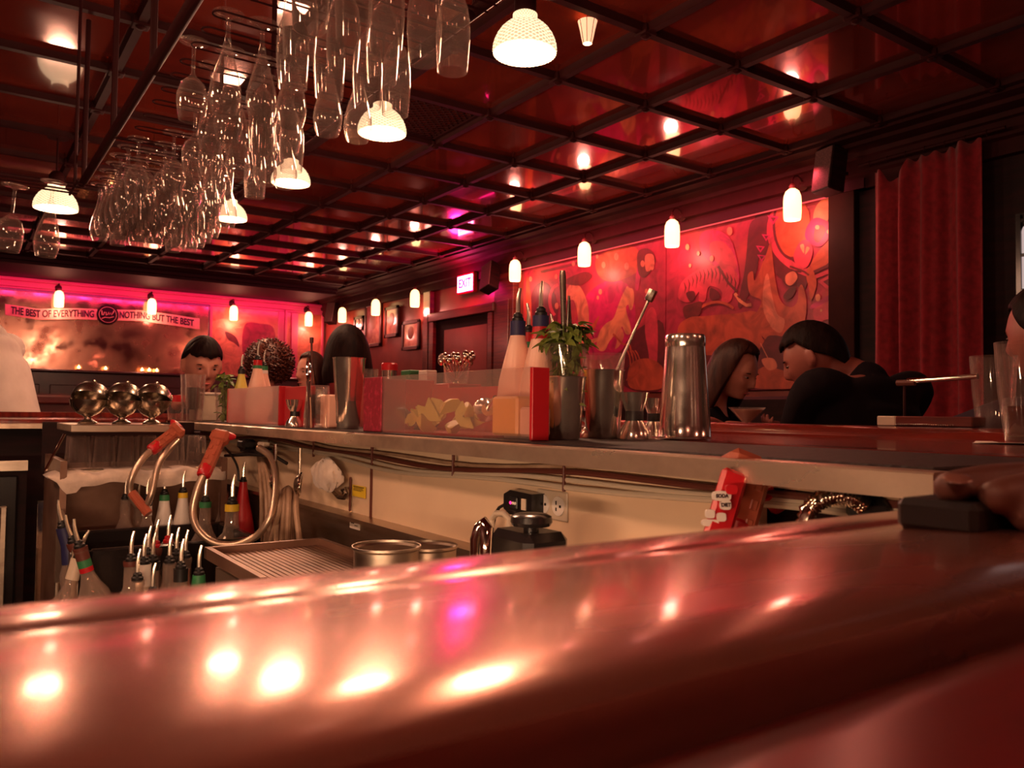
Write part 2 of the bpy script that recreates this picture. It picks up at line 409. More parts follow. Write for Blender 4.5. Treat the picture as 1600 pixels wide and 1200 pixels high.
win = struct(fr.build('window_1', M['blackg'], smooth=False)); pn.build('pane', M['pane'], win, smooth=False)
# doorway beyond the mural with a glazed door
d0, d1 = 6.86, 8.16
zt = PX(745, 492, XW).z
bb = MB()
for y in (d0+.04, d1-.04): bb.box((XW-.03, y, zt/2), (.08, .08, zt))
bb.box((XW-.03, (d0+d1)/2, zt+.04), (.10, d1-d0+.06, .10), None, .01)
door = struct(bb.build('door_1', M['wood'], smooth=False))
MB().box((XW-.012, (d0+d1)/2, zt/2), (.03, d1-d0-.16, zt-.02)).build('door_leaf', M['dark'], door, smooth=False)
MB().box((XW-.036, (d0+d1)/2-.08, zt-.62), (.012, d1-d0-.42, 1.0)).build('pane', M['wallred'], door, smooth=False)
MB().tube([(XW-.02, d0+.17, 1.0), (XW-.07, d0+.17, 1.02), (XW-.07, d0+.17, 1.22), (XW-.02, d0+.17, 1.24)], .009).build('door_handle', M['chrome'], door)
# back wall: cornice lit pink, mirror, wainscot with ledge
b = MB()
for k, (z0_, z1_, dd) in enumerate([(1.42, 1.46, .03), (1.46, 1.53, .05), (1.53, 1.57, .09)]):
    b.box((.8, YB-dd/2, (z0_+z1_)/2+CZ), (7.6, dd, z1_-z0_), None, .006)
b.box((3.93, YB-.02, .93+CZ), (.10, .04, 1.0), None, .006); b.box((3.99, YB-.035, .93+CZ), (.03, .07, 1.04), None, .006); b.box((4.12, YB-.03, .9+CZ), (.10, .06, 1.04), None, .006)
struct(b.build('trim_8', M['pinkwood'], ang=25))
b = MB().box((.8, YB-.05, (.44+CZ)/2), (7.6, .10, .44+CZ)); b.box((.8, YB-.10, .45+CZ), (7.6, .22, .03), None, .008)
for k in range(14): b.box((-2.6+.55*k, YB-.105, .9), (.44, .02, 1.1), None, .008)
struct(b.build('trim_9', M['booth'], smooth=False))
led = MB().box((XW-.055, 4.65, 1.397+CZ), (.012, 3.6, .008)).build('led_strip', M['led'], smooth=False)
tag(led, 'red light strip glowing along the top edge of the mural', 'light strip')
led = MB().box((2.0, YB-.10, 1.575+CZ), (4.4, .012, .010)).build('led_strip', M['ledp'], smooth=False)
tag(led, 'pink light strip along the cornice over the back wall mirror', 'light strip')
# ------------------------------------------------------------------ ceiling vent
c0 = PZ(690, 172, 1.69); vx, vy = c0.x, c0.y
cx = (gx[-6]+gx[-5])/2
bx = min(range(len(gx)-1), key=lambda i: abs((gx[i]+gx[i+1])/2-vx)); by = min(range(len(gy)-1), key=lambda i: abs((gy[i]+gy[i+1])/2-vy))
vt = thing('ceiling_vent', 'square dark mesh vent panel set flat in the ceiling grid above the glasses', 'vent', ((gx[bx]+gx[bx+1])/2, (gy[by]+gy[by+1])/2, H))
b = MB()
for i in range(-9, 10):
    for sg in (1, -1):
        o = i*.05; e0 = max(-.25, -.25+o if sg > 0 else -.25+o); 
        p0 = Vector((max(-.25, o-.25), 0, 0)); p1 = Vector((min(.25, o+.25), 0, 0))
        a0 = (p0.x, sg*(p0.x-o), -.006); a1 = (p1.x, sg*(p1.x-o), -.006)
        if abs(a0[1]) <= .2501 and abs(a1[1]) <= .2501: b.tube([a0, a1], .004, 4)
b.build('mesh_grille', M['beam'], vt)
b = MB()
for sg in (-1, 1): b.box((sg*.26, 0, -.008), (.02, .54, .016)); b.box((0, sg*.26, -.008), (.54, .02, .016))
b.build('frame', M['beam'], vt, smooth=False)
# ------------------------------------------------------------------ mural
def smoothpoly(pts, n=5):
    m = len(pts); out = []
    for i in range(m):
        a, b_, c, d = [Vector(pts[(i+k) % m]) for k in (-1, 0, 1, 2)]
        for k in range(n):
            t = k/n
            out.append(.5*((2*b_)+(-a+c)*t+(2*a-5*b_+4*c-d)*t*t+(-a+3*b_-3*c+d)*t**3))
    return [tuple(v) for v in out]
XM = XW-.012
pcols = dict(base=(.37, .018, .055), dred=(.13, .006, .014), orange=(.50, .085, .035), peach=(.70, .22, .12), pink=(.60, .045, .085), cream=(.72, .28, .13), mag=(.55, .008, .12), brown=(.15, .014, .014))
pm = {}
for k, c in pcols.items():
    pm[k] = noise(mat('mural paint '+k, c, .5, coat=.08, coatr=.2), tuple(q*.45 for q in c), 6, detail=7, lo=.35, hi=.72, dist=1.6)
noise(noise(pm['base'], (.50, .05, .05), 1.6, lo=.5, hi=.75, detail=6, dist=1.), (.24, .012, .03), 1.3, lo=.55, hi=.7, detail=7, dist=1.5)
pl = list(pm.values()); pk = list(pm.keys())
seam = PX(1042, 430, XM).y; yl = PX(820, 430, XM).y; yr = PX(1320, 430, XM).y
zmt = 1.400+CZ; zmb = PX(1200, 609, XM).z
mur = thing('mural', 'large red and orange painted wall mural with tiger, rearing horse and flames', 'mural', (XM, (yl+yr)/2, zmb))
Mi = T(-XM, -(yl+yr)/2, -zmb)
panels = [MB(), MB()]
for i, (ya, yb_) in enumerate([(seam+.004, yl), (yr, seam-.004)]):
    panels[i].mat(pk.index('base')).box((XM, (ya+yb_)/2, (zmt+zmb)/2), (.02, yb_-ya, zmt-zmb), Mi)
layer = [0]
def shape(col, pts, sm=True, side=None, off=None):
    layer[0] += 1
    q = [PX(x, y, XM-.011-.00007*layer[0]) for x, y in (smoothpoly([(x, y) for x, y in pts]) if sm else pts)]
    cy = sum(v.y for v in q)/len(q); k = 0 if cy > seam else 1
    lo_, hi_ = ((seam+.006, yl-.002) if k == 0 else (yr+.002, seam-.006))
    q = [Vector((v.x, min(max(v.y, lo_), hi_), min(max(v.z, zmb+.003), zmt-.003))) for v in q]
    n = len(q); back = [v+Vector((.0003, 0, 0)) for v in q]
    panels[k].mat(pk.index(col)).add([tuple(v) for v in q]+[tuple(v) for v in back], [tuple(range(n)), tuple(range(2*n-1, n-1, -1))], Mi)
def ribbon(col, pts, w):
    w = w if hasattr(w, '__len__') else [w]*len(pts)
    L_, R_ = [], []
    pts = [Vector(p) for p in pts]
    for i, p in enumerate(pts):
        t = (pts[min(i+1, len(pts)-1)]-pts[max(i-1, 0)]).normalized(); nn = Vector((-t.y, t.x))
        L_.append(tuple(p+nn*w[i]/2)); R_.append(tuple(p-nn*w[i]/2))
    shape(col, L_+R_[::-1], False)
def arc(cx, cy, rx, ry, a0, a1, n=16): return [(cx+rx*cos(radians(a0+(a1-a0)*i/n)), cy+ry*sin(radians(a0+(a1-a0)*i/n))) for i in range(n+1)]
def disc(col, x, y, rx, ry=None): shape(col, arc(x, y, rx, ry or rx, 0, 338, 12), False)
# left panel
shape('mag', [(905, 480), (945, 440), (985, 450), (990, 520), (950, 560), (905, 550)])
shape('orange', [(935, 400), (990, 385), (1000, 420), (960, 440), (935, 430)])
shape('dred', [(990, 520), (1036, 505), (1036, 606), (980, 606), (965, 570)])
shape('dred', [(828, 470), (850, 440), (870, 470), (868, 520), (850, 590), (830, 600)])
shape('peach', [(885, 455), (893, 444), (908, 450), (919, 480), (919, 515), (912, 540), (900, 548), (897, 530), (903, 500), (897, 470), (886, 470)])
shape('orange', [(822, 440), (830, 470), (832, 600), (822, 606)])
ribbon('pink', arc(875, 470, 16, 26, 120, 260), 5)
ribbon('orange', [(912, 532), (924, 516), (936, 494)], [14, 8, 2])
# rearing horse: body, neck and head, legs, tail
shape('cream', [(932, 540), (936, 520), (946, 506), (958, 498), (965, 480), (972, 462), (977, 452), (980, 447), (984, 450), (989, 452), (991, 466), (988, 482), (984, 484), (982, 476), (978, 480), (980, 492), (984, 504), (986, 520), (978, 522), (972, 510), (970, 516), (962, 522), (952, 534), (946, 546), (940, 549), (934, 546)])
shape('peach', [(962, 522), (970, 512), (975, 524), (968, 540), (961, 545), (964, 532)])
shape('cream', [(913, 537), (926, 530), (934, 528), (932, 534), (920, 540), (914, 546)])
shape('pink', [(1010, 490), (1020, 480), (1027, 500), (1027, 560), (1020, 600), (1008, 590), (1014, 560), (1008, 520)])
shape('mag', [(992, 445), (1000, 395), (1004, 395), (998, 450)])
for k in range(4): ribbon('orange', arc(975+3*k, 570, 10+2*k, 26, -60, 70), 2)
ribbon('orange', [(958, 522), (972, 537), (984, 540), (988, 556)], 3)
shape('brown', [(996, 396), (1008, 388), (1020, 394), (1024, 410), (1010, 432), (998, 428)])
shape('peach', [(1008, 400), (1020, 398), (1022, 415), (1010, 424)])
ribbon('brown', [(845, 425), (900, 412), (912, 405)], 4)
shape('brown', [(880, 440), (912, 425), (925, 432), (905, 446)])
shape('orange', [(985, 570), (1012, 560), (1036, 575), (1036, 606), (985, 606)])
for x, y, r_ in [(829, 436, 3.2), (869, 432, 3), (896, 412, 3), (943, 414, 4), (963, 401, 4.5), (979, 416, 4.5), (938, 456, 3.5), (934, 465, 2.5), (1004, 412, 4), (1019, 417, 4), (933, 401, 2.5), (870, 478, 4), (1010, 455, 3)]:
    disc('peach', x, y, r_*.8, r_*1.3)
# right panel
shape('dred', [(1172, 350), (1190, 345), (1186, 400), (1178, 440), (1160, 478), (1153, 475), (1162, 430), (1166, 400)])
shape('mag', [(1095, 365), (1120, 360), (1140, 372), (1150, 400), (1155, 440), (1140, 460), (1120, 420), (1096, 395)])
shape('pink', [(1110, 380), (1130, 378), (1148, 400), (1150, 420), (1130, 418), (1112, 400)])
# tiger
shape('pink', [(1060, 455), (1066, 440), (1080, 428), (1100, 417), (1122, 415), (1140, 418), (1152, 428), (1154, 445), (1146, 452), (1142, 470), (1128, 474), (1128, 456), (1116, 448), (1106, 450), (1102, 470), (1092, 470), (1092, 456), (1082, 470), (1070, 472), (1060, 466)])
for k in range(14):
    x_ = 1069+6*k; yt_ = 416+((x_-1112)/48)**2*28; ribbon('brown', [(x_, yt_+3), (x_+2.5, yt_+11), (x_+.5, yt_+20+6*(k % 2))], [.8, 2.2, .6])
shape('dred', [(1072, 458), (1084, 455), (1086, 466), (1078, 471)])
shape('dred', [(1110, 450), (1122, 456), (1124, 466), (1110, 468)])
ribbon('brown', [(1122, 416), (1138, 442), (1152, 456)], 4)
ribbon('cream', [(1148, 458), (1156, 470), (1166, 477), (1174, 476)], 5)
for k in range(4): ribbon('brown', [(1152+5*k, 462+5*k-k*k), (1156+5*k, 466+4*k-k*k)], 2)
# great ring with triangles
ribbon('dred', arc(1300, 360, 108, 82, 110, 245, 26), 30)
ribbon('pink', arc(1300, 360, 96, 72, 110, 245, 24), 12)
shape('orange', arc(1238, 350, 28, 52, 0, 338, 14)[:], False)
ribbon('dred', arc(1240, 350, 31, 55, 60, 250, 20), 4)
shape('orange', [(1268, 410), (1290, 380), (1318, 360), (1318, 385), (1295, 412), (1272, 424)])
ribbon('dred', [(1270, 426), (1292, 416), (1318, 392)], 5)
ribbon('pink', [(1270, 434), (1296, 424), (1318, 402)], 6)
for (x, y, s_) in [(1208, 342, 9), (1197, 370, 7), (1188, 388, 7), (1190, 402, 7)]:
    shape('mag', [(x-s_, y-s_*.6), (x+s_, y-s_*.4), (x, y+s_)], False); shape('dred', [(x-s_*.5, y-s_*.3), (x+s_*.5, y-s_*.2), (x, y+s_*.5)], False)
shape('pink', [(1278, 440), (1302, 426), (1304, 462)], False); shape('dred', [(1286, 440), (1297, 434), (1298, 450)], False)
# robed reaching figure
shape('peach', [(1272, 330), (1284, 312), (1302, 308), (1296, 340), (1282, 352), (1272, 350)])
shape('pink', [(1296, 340), (1305, 306), (1319, 304), (1318, 330), (1300, 352)])
shape('mag', [(1262, 352), (1276, 340), (1300, 350), (1302, 362), (1284, 384), (1268, 382), (1258, 370)])
shape('brown', [(1274, 356), (1284, 352), (1290, 360), (1280, 378), (1272, 374)])
disc('cream', 1277, 355, 3.5); disc('cream', 1295, 362, 3.5)
shape('pink', [(1250, 378), (1262, 376), (1270, 392), (1262, 416), (1248, 418), (1240, 400)])
shape('cream', [(1250, 384), (1256, 382), (1256, 396)]); shape('cream', [(1260, 386), (1265, 388), (1258, 398)])
shape('orange', [(1262, 418), (1270, 422), (1276, 440), (1272, 460), (1266, 470), (1264, 450), (1260, 434)])
ribbon('dred', [(1214, 416), (1226, 428), (1236, 424), (1252, 424)], 3.5)
ribbon('brown', [(1234, 416), (1256, 424), (1264, 430)], 3)
shape('dred', [(1222, 432), (1234, 420), (1246, 428), (1242, 444), (1228, 446)])
shape('peach', [(1228, 430), (1240, 424), (1246, 434), (1236, 446), (1228, 442)])
# flames
shape('orange', [(1168, 432), (1176, 424), (1180, 438), (1196, 400), (1204, 380), (1208, 410), (1212, 440), (1220, 470), (1236, 480), (1246, 470), (1248, 450), (1254, 446), (1260, 470), (1258, 500), (1250, 520), (1236, 530), (1200, 534), (1180, 500), (1190, 470), (1172, 460)])
shape('peach', [(1194, 440), (1200, 428), (1206, 460), (1214, 490), (1226, 500), (1220, 520), (1204, 510), (1192, 480)])
shape('dred', [(1224, 462), (1234, 450), (1244, 450), (1238, 464), (1228, 468)])
ribbon('orange', arc(1120, 500, 34, 28, 190, 320), 4)
shape('brown', [(1068, 480), (1082, 474), (1096, 472), (1094, 490), (1082, 500), (1070, 496)])
shape('orange', [(1060, 510), (1078, 496), (1100, 494), (1120, 492), (1150, 490), (1176, 486), (1194, 496), (1204, 512), (1190, 524), (1198, 540), (1170, 545), (1140, 530), (1120, 560), (1090, 560), (1062, 540)])
shape('dred', [(1196, 530), (1210, 524), (1240, 528), (1262, 516), (1290, 520), (1300, 560), (1290, 606), (1200, 606), (1180, 570)])
shape('brown', [(1050, 560), (1110, 555), (1180, 560), (1190, 606), (1048, 606)])
shape('orange', [(1178, 585), (1196, 572), (1214, 576), (1240, 586), (1252, 606), (1178, 606)])
shape('peach', [(1190, 562), (1208, 560), (1214, 574), (1200, 578)])
ribbon('peach', [(1188, 536), (1196, 552), (1202, 564)], 1.5)
shape('pink', [(1272, 480), (1296, 468), (1318, 458), (1318, 488), (1290, 500), (1274, 502)])
shape('pink', [(1294, 512), (1318, 504), (1318, 560), (1304, 550)])
shape('mag', [(1270, 475), (1318, 450), (1318, 456), (1272, 482)])
for x, y, r_ in [(1074, 386, 4), (1091, 396, 3), (1112, 404, 4), (1078, 415, 2.5), (1140, 361, 5.5), (1278, 465, 5), (1315, 445, 4), (1283, 485, 2), (1310, 473, 2)]:
    disc('cream', x, y, r_*.8, r_*1.2)
for i in range(2): panels[i].build('painted_panel', pl, mur, smooth=False)
# ------------------------------------------------------------------ mirror and painted panel on the back wall
ym = YB-.02
za, zb = PY(10, 590, ym).z, 1.42+CZ
xl_, xr_ = -.6, PY(327, 500, ym).x
mr = thing('wall_mirror', 'wide spotted antique mirror behind the motto banner', 'mirror', ((xl_+xr_)/2, ym, za))
b = MB().box((0, -.006, (zb-za)/2), (xr_-xl_, .012, zb-za)); b.build('mirror_glass', M['mirror'], mr, smooth=False)
b = MB()
for k in (0, 1): b.box((0, -.012, k*(zb-za)), (xr_-xl_, .024, .03), None, .004); b.box(((k-.5)*(xr_-xl_), -.012, (zb-za)/2), (.03, .024, zb-za), None, .004)
b.build('frame', M['wood'], mr, smooth=False)
xp0, xp1 = xr_+.02, PY(503, 520, ym).x
pp = thing('wall_painting', 'warm painted panel of a swirling figure right of the mirror', 'painting', ((xp0+xp1)/2, ym, za))
pc2 = noise(noise(mat('back painting', (.62, .20, .09), .35, coat=.4, coatr=.15), (.38, .07, .04), 2.2, dist=2., detail=6), (.75, .36, .16), 2.0, lo=.55, hi=.7, dist=1.)
b = MB().mat(0).box((0, -.006, (zb-za)/2), (xp1-xp0, .012, zb-za))
Mi2 = T(-(xp0+xp1)/2, -ym, -za)
def pshape(mi, pts, k):
    q = [PY(x, y, ym-.0135-.0005*k) for x, y in smoothpoly(pts)]; n = len(q)
    b.mat(mi).add([tuple(v) for v in q], [tuple(range(n))], Mi2)
pshape(1, [(332, 503), (352, 498), (372, 506), (378, 512), (366, 514), (374, 524), (360, 522), (346, 512), (334, 512)], 0)
pshape(2, [(336, 520), (352, 522), (364, 532), (372, 548), (376, 568), (366, 584), (350, 588), (338, 570)], 1)
pshape(3, [(352, 518), (368, 526), (374, 542), (366, 536), (356, 530)], 2)
pshape(4, [(382, 508), (408, 506), (428, 514), (430, 560), (400, 566), (380, 556)], 0)
pshape(2, [(432, 520), (470, 515), (494, 530), (490, 560), (440, 566)], 0)
b.build('canvas', [pc2, pm['cream'], pm['peach'], pm['brown'], pm['base']], pp, smooth=False)
b = MB()
for sx in (-1, 1): b.box((sx*(xp1-xp0)/2, -.014, (zb-za)/2), (.035, .028, zb-za), None, .005)
b.build('frame', M['pinkwood'], pp, smooth=False)
# banner
yb2 = ym-.035
bn = thing('motto_banner', 'long cloth banner reading THE BEST OF EVERYTHING NOTHING BUT THE BEST on the mirror', 'banner', PY(165, 492, yb2))
def zc(px):  # centre line of the ribbon in the photo, on its wall
    pts = [(5, 483), (60, 491), (120, 490), (165, 492), (220, 493), (270, 500), (308, 506)]
    for (a, za_), (c, zc_) in zip(pts, pts[1:]):
        if px <= c: t = (px-a)/(c-a); t = max(t, 0); return za_+(zc_-za_)*t
    return pts[-1][1]
Mb = T(-bn.location)
def strip(xa, xb):
    b = MB(); n = 24; vs = []
    for i in range(n+1):
        px = xa+(xb-xa)*i/n
        for dz in (8.5, -8.5):
            for dy in (0, .006): v = PY(px, zc(px)+dz, yb2+dy); vs.append((v.x, v.y, v.z))
    fs = []
    for i in range(n): a = 4*i; fs += [(a, a+4, a+6, a+2), (a+1, a+3, a+7, a+5), (a, a+1, a+5, a+4), (a+2, a+6, a+7, a+3)]
    fs += [(0, 2, 3, 1), (4*n, 4*n+1, 4*n+3, 4*n+2)]
    b.add(vs, fs, Mb); return b
b = strip(8, 152); b.build('banner_cloth', M['banner'], bn, smooth=False)
b = strip(180, 312); b.build('banner_cloth', M['banner'], bn, smooth=False)
def curvetext(txt, xa, xb):
    vs, fs = text_mesh(txt, .105, .0015, .0028, .8)
    lo_ = min(v[0] for v in vs); hi_ = max(v[0] for v in vs); b = MB(); out = []
    for v in vs:
        px = xa+(xb-xa)*(v[0]-lo_)/(hi_-lo_); c = PY(px, zc(px), yb2-.002); out.append((c.x, c.y-v[2]-.001, c.z+v[1]*1.15))
    b.add(out, fs, Mb); b.build('lettering', M['ink'], bn, smooth=False)
curvetext('THE BEST OF EVERYTHING', 17, 147); curvetext('NOTHING BUT THE BEST', 187, 303)
c = PY(168, 492, yb2)
MB().lathe([(.128, 0), (.128, .014), (.11, .02), (1e-4, .02)], 32, Mb@frame(c, (0, -1, 0), (1, 0, 0))).build('emblem_disc', M['dark'], bn)
b = MB(); fm = Mb@frame(c+Vector((0, -.022, 0)), (0, -1, 0), (1, 0, 0))
b.tube([(.10*cos(t*pi/16), .10*sin(t*pi/16), 0) for t in range(32)], .003, 6, True, fm)
b.tube([(-.07, .05, 0), (-.065, -.01, 0), (-.05, -.005, 0), (-.04, .03, 0), (-.02, .03, 0), (-.018, -.01, 0), (0, .005, 0), (.01, .035, 0), (.02, 0, 0), (.035, .03, 0), (.045, 0, 0), (.06, .03, 0), (.07, .055, 0)], .005, 6, False, fm)
b.tube([(-.07, -.055, 0), (-.03, -.035, 0), (.02, -.038, 0), (.07, -.02, 0)], .005, 6, False, fm)
b.build('emblem_script', M['banner'], bn)
# ================================================================== BAR
ZT = CZ-.046                                       # bar / ledge height
# near bar: crowned copper strip, lipped towards the well, then the padded wooden armrest
nb = thing('bar_counter', 'near bar counter with a worn copper strip running across the foreground', 'bar counter', (-.4, .25, 0))
def bz(y): return -.0665-.43*(y-.19)**2
pr = [(.155, -.110), (.1555, -.0715), (.158, -.0685)]
pr += [(y, bz(y)) for y in [.164, .170]]
pr = [(.155, -.110), (.155, -.0722), (.158, -.0697), (.163, -.0684), (.169, -.0675), (.176, -.0669)]
pr += [(.18+.01*i, bz(.18+.01*i)) for i in range(13)]
yl0 = .303
pr += [(.304, bz(.30)+.0004), (.307, bz(.30)+.0010), (.311, bz(.30)+.0013), (.340, bz(.30)+.0008), (.346, bz(.30)-.0002), (.348, bz(.30)-.002), (.348, -.105)]
b = MB(); b.prism([(y-.25, z+CZ) for y, z in pr], 0, -2.2, 1.55)
b.build('metal_strip', M['copper'], nb, ang=50)
b = MB(); b.prism([(y-.25, z+CZ) for y, z in [(-.40, -.12), (-.40, -.085), (-.385, -.072), (-.36, -.068), (-.10, -.0705), (.05, -.0745), (.12, -.079), (.142, -.084), (.1505, -.092), (.151, -.12)]], 0, -2.2, 1.55)
b.build('armrest', M['arm'], nb, ang=50)
MB().box((-.325, -.19, (CZ-.12)/2), (3.75, .50, CZ-.12-.002)).build('counter_body', M['wood'], nb, smooth=False)

b = MB(); b.box((-.12+.4, .372-.25, CZ-.128), (1.15, .022, .02), None, .003); b.build('fill_light_housing', M['steel'], nb)  # housing made up for the added well fill light
rb = thing('bar_counter', 'side bar counter with wooden top behind the shakers and garnish boxes', 'bar counter', (1.2, 1.9, 0))
MBi = T(-1.2, -1.9, 0)
yA, yB_ = .36, 3.85
MB().prism([(.690, ZT-.0245), (.690, ZT-.002), (.692, ZT), (.722, ZT), (.722, ZT-.004), (.694, ZT-.004), (.694, ZT-.0245)], 1, yA, 3.2, MBi).build('steel_edge', M['ledge'], rb, smooth=False)
MB().box((.905, 1.78, ZT-.012), (.37, 2.84, .020), MBi).build('drip_tray', M['black'], rb, smooth=False)
b = MB().box((.88, 1.78, ZT-.001), (.30, 2.80, .006), MBi, .002)
b.build('bar_mat', M['mat'], rb)
b = MB(); b.prism([(1.075, ZT-.045), (1.075, ZT-.006), (1.082, ZT+.001), (1.12, ZT+.002), (1.13, ZT-.001), (1.74, ZT-.001), (1.745, ZT-.045)], 1, yA, yB_, MBi)
b.build('bar_top', M['bar'], rb, ang=30)
b = MB(); b.prism([(1.70, ZT-.06), (1.70, ZT+.004), (1.715, ZT+.018), (1.74, ZT+.027), (1.80, ZT+.028), (1.84, ZT+.016), (1.85, ZT-.01), (1.83, ZT-.06)], 1, yA+.02, yB_+.12, MBi)
b.build('armrest', M['bar'], rb, ang=40)
MB().box((1.28, 1.9, (ZT-.05)/2), (.86, 3.6, ZT-.05-.002), MBi).build('counter_body', M['dark'], rb, smooth=False)
b = MB().box((.800, 1.895, CZ-.155), (.014, 2.55, .17), MBi)
b.build('splash_panel', M['cream'], rb, smooth=False)
pj = PX(581, 760, .792); b = MB().box((.7905, pj.y, CZ-.155), (.005, .004, .168), MBi); b.build('panel_joint', M['cork'], rb, smooth=False)
b = MB().box((.79, 1.895, CZ-.305), (.03, 2.55, .13), MBi); b.prism([(.80, CZ-.238), (.755, CZ-.241), (.755, CZ-.25), (.80, CZ-.25)], 1, .62, 3.17, MBi)
b.box((.735, 1.04, CZ-.372), (.13, 1.42, .012), MBi)
b.build('backsplash', M['steel'], rb, smooth=False)
sk = PX(553, 815, .775)
fbm = thing('bar_counter', 'far bar counter closing the end of the bar behind the silver bowls', 'bar counter', (-.1, 3.5, 0))
MBf = T(.1, -3.5, 0)
b = MB().prism([(3.2, ZT-.028), (3.2, ZT-.012), (3.204, ZT-.010), (3.25, ZT-.010), (3.25, ZT), (3.27, ZT), (3.27, ZT-.028)], 0, -1.6, .685, MBf); b.build('steel_edge', M['ledge'], fbm, smooth=False)
MB().box((-.47, 3.54, ZT-.011), (2.3, .60, .028), MBf, .004).build('bar_top', M['bar'], fbm, smooth=False)
MB().box((-.1, 3.95, ZT-.0), (3.3, .13, .05), MBf, .018).build('armrest', M['bar'], fbm)
b = MB().box((-.47, 3.55, (ZT-.03)/2), (2.3, .56, ZT-.03-.006), MBf); b.build('counter_body', M['dark'], fbm, smooth=False)
fr_ = thing('bar_fridge', 'dark two-door bar fridge with steel trim under the far left counter', 'fridge', (-.42, 3.05, 0))
MB().box((0, 0, .5), (1.26, .28, .96)).build('body', M['dark'], fr_, smooth=False)
for k in (-1, 0, 1):
    d_ = MB().box((k*.41, -.15, .5), (.39, .02, .92), None, .004).build('door', M['blackg'], fr_, smooth=False)
    MB().box((k*.41+.16, -.17, .72), (.018, .02, .30), None, .003).build('handle', M['steel'], d_)
MB().box((0, -.155, .99), (1.26, .02, .03)).build('trim_rail', M['steel'], fr_, smooth=False)

# ------------------------------------------------------------------ pendant lamps over the bar
def pendant(loc, label, sc=1.0, grp='bowl pendant lamps over the bar'):
    t = thing('pendant_lamp', label, 'lamp', loc, group=grp); t.scale = (sc, sc, sc)
    prof = [(.101, 0), (.1035, .008), (.1025, .022), (.098, .040), (.090, .058), (.078, .076), (.062, .092), (.046, .104), (.040, .112), (.040, .128), (.030, .134)]
    fine = []
    for (a, c), (d, e) in zip(prof, prof[1:]):
        for k in range(3): fine.append((a+(d-a)*k/3, c+(e-c)*k/3))
    fine.append(prof[-1])
    bm_ = lambda a, z, k: .0022*sin(22*a+z*330)*sin(22*a-z*330) if k < 24 else 0
    b = MB(); b.lathe(fine+[(r-.006, z) for r, z in fine[::-1]]+[fine[0]], 88, None, bm_)
    b.build('glass_shade', M['shade'], t, ang=60)
    MB().lathe([(.034, .130), (.036, .140), (.036, .175), (.022, .195), (.010, .20), (1e-4, .2)], 20).build('socket_cap', M['beam'], t)
    L_ = (H-loc[2])/sc
    MB().tube([(0, 0, .2), (0, 0, L_-.02)], .005, 8).lathe([(.05, L_-.02), (.045, L_-.001), (1e-4, L_-.001)], 20).build('stem', M['beam'], t)
    MB().sph((0, 0, .055), (.028, .028, .036), 14, 10).build('bulb', M['bulb'], t)
    l = bpy.data.lights.new('pendant_light', 'POINT'); l.energy = 17; l.color = WARM; l.shadow_soft_size = .09
    o = bpy.data.objects.new('pendant_light', l); COL.objects.link(o); o.parent = t; o.location = (0, 0, -.02)
    return t
PH = 1.20+CZ
pnames = ['nearest and largest bowl pendant lamp glowing at the top of the picture', 'second bowl pendant lamp, beside the lowest clear glasses of the rack', 'third bowl pendant lamp, small, right of the tulip glasses', 'farthest bowl pendant lamp, right of the dense flute cluster']
for k, (Y, z) in enumerate([(2.10, 1.165), (3.15, 1.195), (4.28, 1.235), (5.42, 1.255)]):
    pendant((1.5, Y, z+CZ), pnames[k])
q = P(87, 327, 5.0); pendant(q, 'bowl pendant lamp at far left behind two hanging glasses', 1.2)
for k, Y in enumerate([.2, 1.35, 2.5]): pendant((-.95, Y, PH), ['pendant lamp over the left bar, closest to the front wall', 'pendant lamp over the left bar, middle of three', 'pendant lamp over the left bar, farthest of three'][k], grp='pendant lamps left of the picture')
for k, (X, Y) in enumerate([(-.4, -1.3), (1.5, -1.0), (3.2, -.9)]):  # red pendants added out of view as fill light
    t = pendant((X, Y, PH+.05), 'unseen pendant added for red fill light behind the near bar, '+['left', 'middle', 'right', 'by the curtain'][k], grp='added fill pendants behind the near bar')
    lo = [c for c in t.children if c.type == 'LIGHT'][0]; lo.data.energy = 7; lo.data.color = (1, .30, .20)
# ------------------------------------------------------------------ wall sconces
def sconce(p, wall, label, grp):
    # p = bottom centre of glass; wall: outward normal axis
    t = thing('wall_sconce', label, 'wall lamp', p, group=grp)
    if wall == 'Y': t.rotation_euler = (0, 0, pi/2)
    # local +X points to the wall
    prof = [(.050, 0), (.054, .012), (.056, .05), (.056, .12), (.053, .155), (.042, .185), (.024, .200), (.018, .204)]
    MB().lathe(prof+[(r-.004, z) for r, z in prof[::-1]]+[prof[0]], 28).build('glass_shade', M['sconceg'], t)
    MB().lathe([(.02, .200), (.022, .222), (.014, .235), (1e-4, .238)], 16).build('cap', M['cork'], t)
    dx = .115
    MB().tube([(0, 0, .235), (0, 0, .262), (.02, 0, .288), (.05, 0, .296), (.08, 0, .284), (dx-.012, 0, .256)], .006, 8).build('arm', M['beam'], t)
    MB().lathe([(.046, 0), (.044, .008), (.030, .014), (.014, .022), (1e-4, .024)], 20, frame((dx, 0, .25), (-1, 0, 0))).build('rosette', M['beam'], t)
    l = bpy.data.lights.new('sconce_light', 'POINT'); l.energy = 3.4; l.color = (1, .30, .23); l.shadow_soft_size = .05
    o = bpy.data.objects.new('sconce_light', l); COL.objects.link(o); o.parent = t; o.location = (-.02, 0, -.05)
XS = XW-.07-.115
names = ['nearest the curtain', 'second from the curtain, above the painted tiger', 'above the painted rearing horse', 'by the exit']
zs = PX(1238, 344, XS).z
for k, px in enumerate([1238, 1050, 913, 805]):
    y = PX(px, 400, XS).y; sconce((XS, y, zs), 'X', 'glowing cylinder wall lamp over the mural, '+names[k], 'cylinder wall lamps over the mural')
XS2 = XW-.02-.115
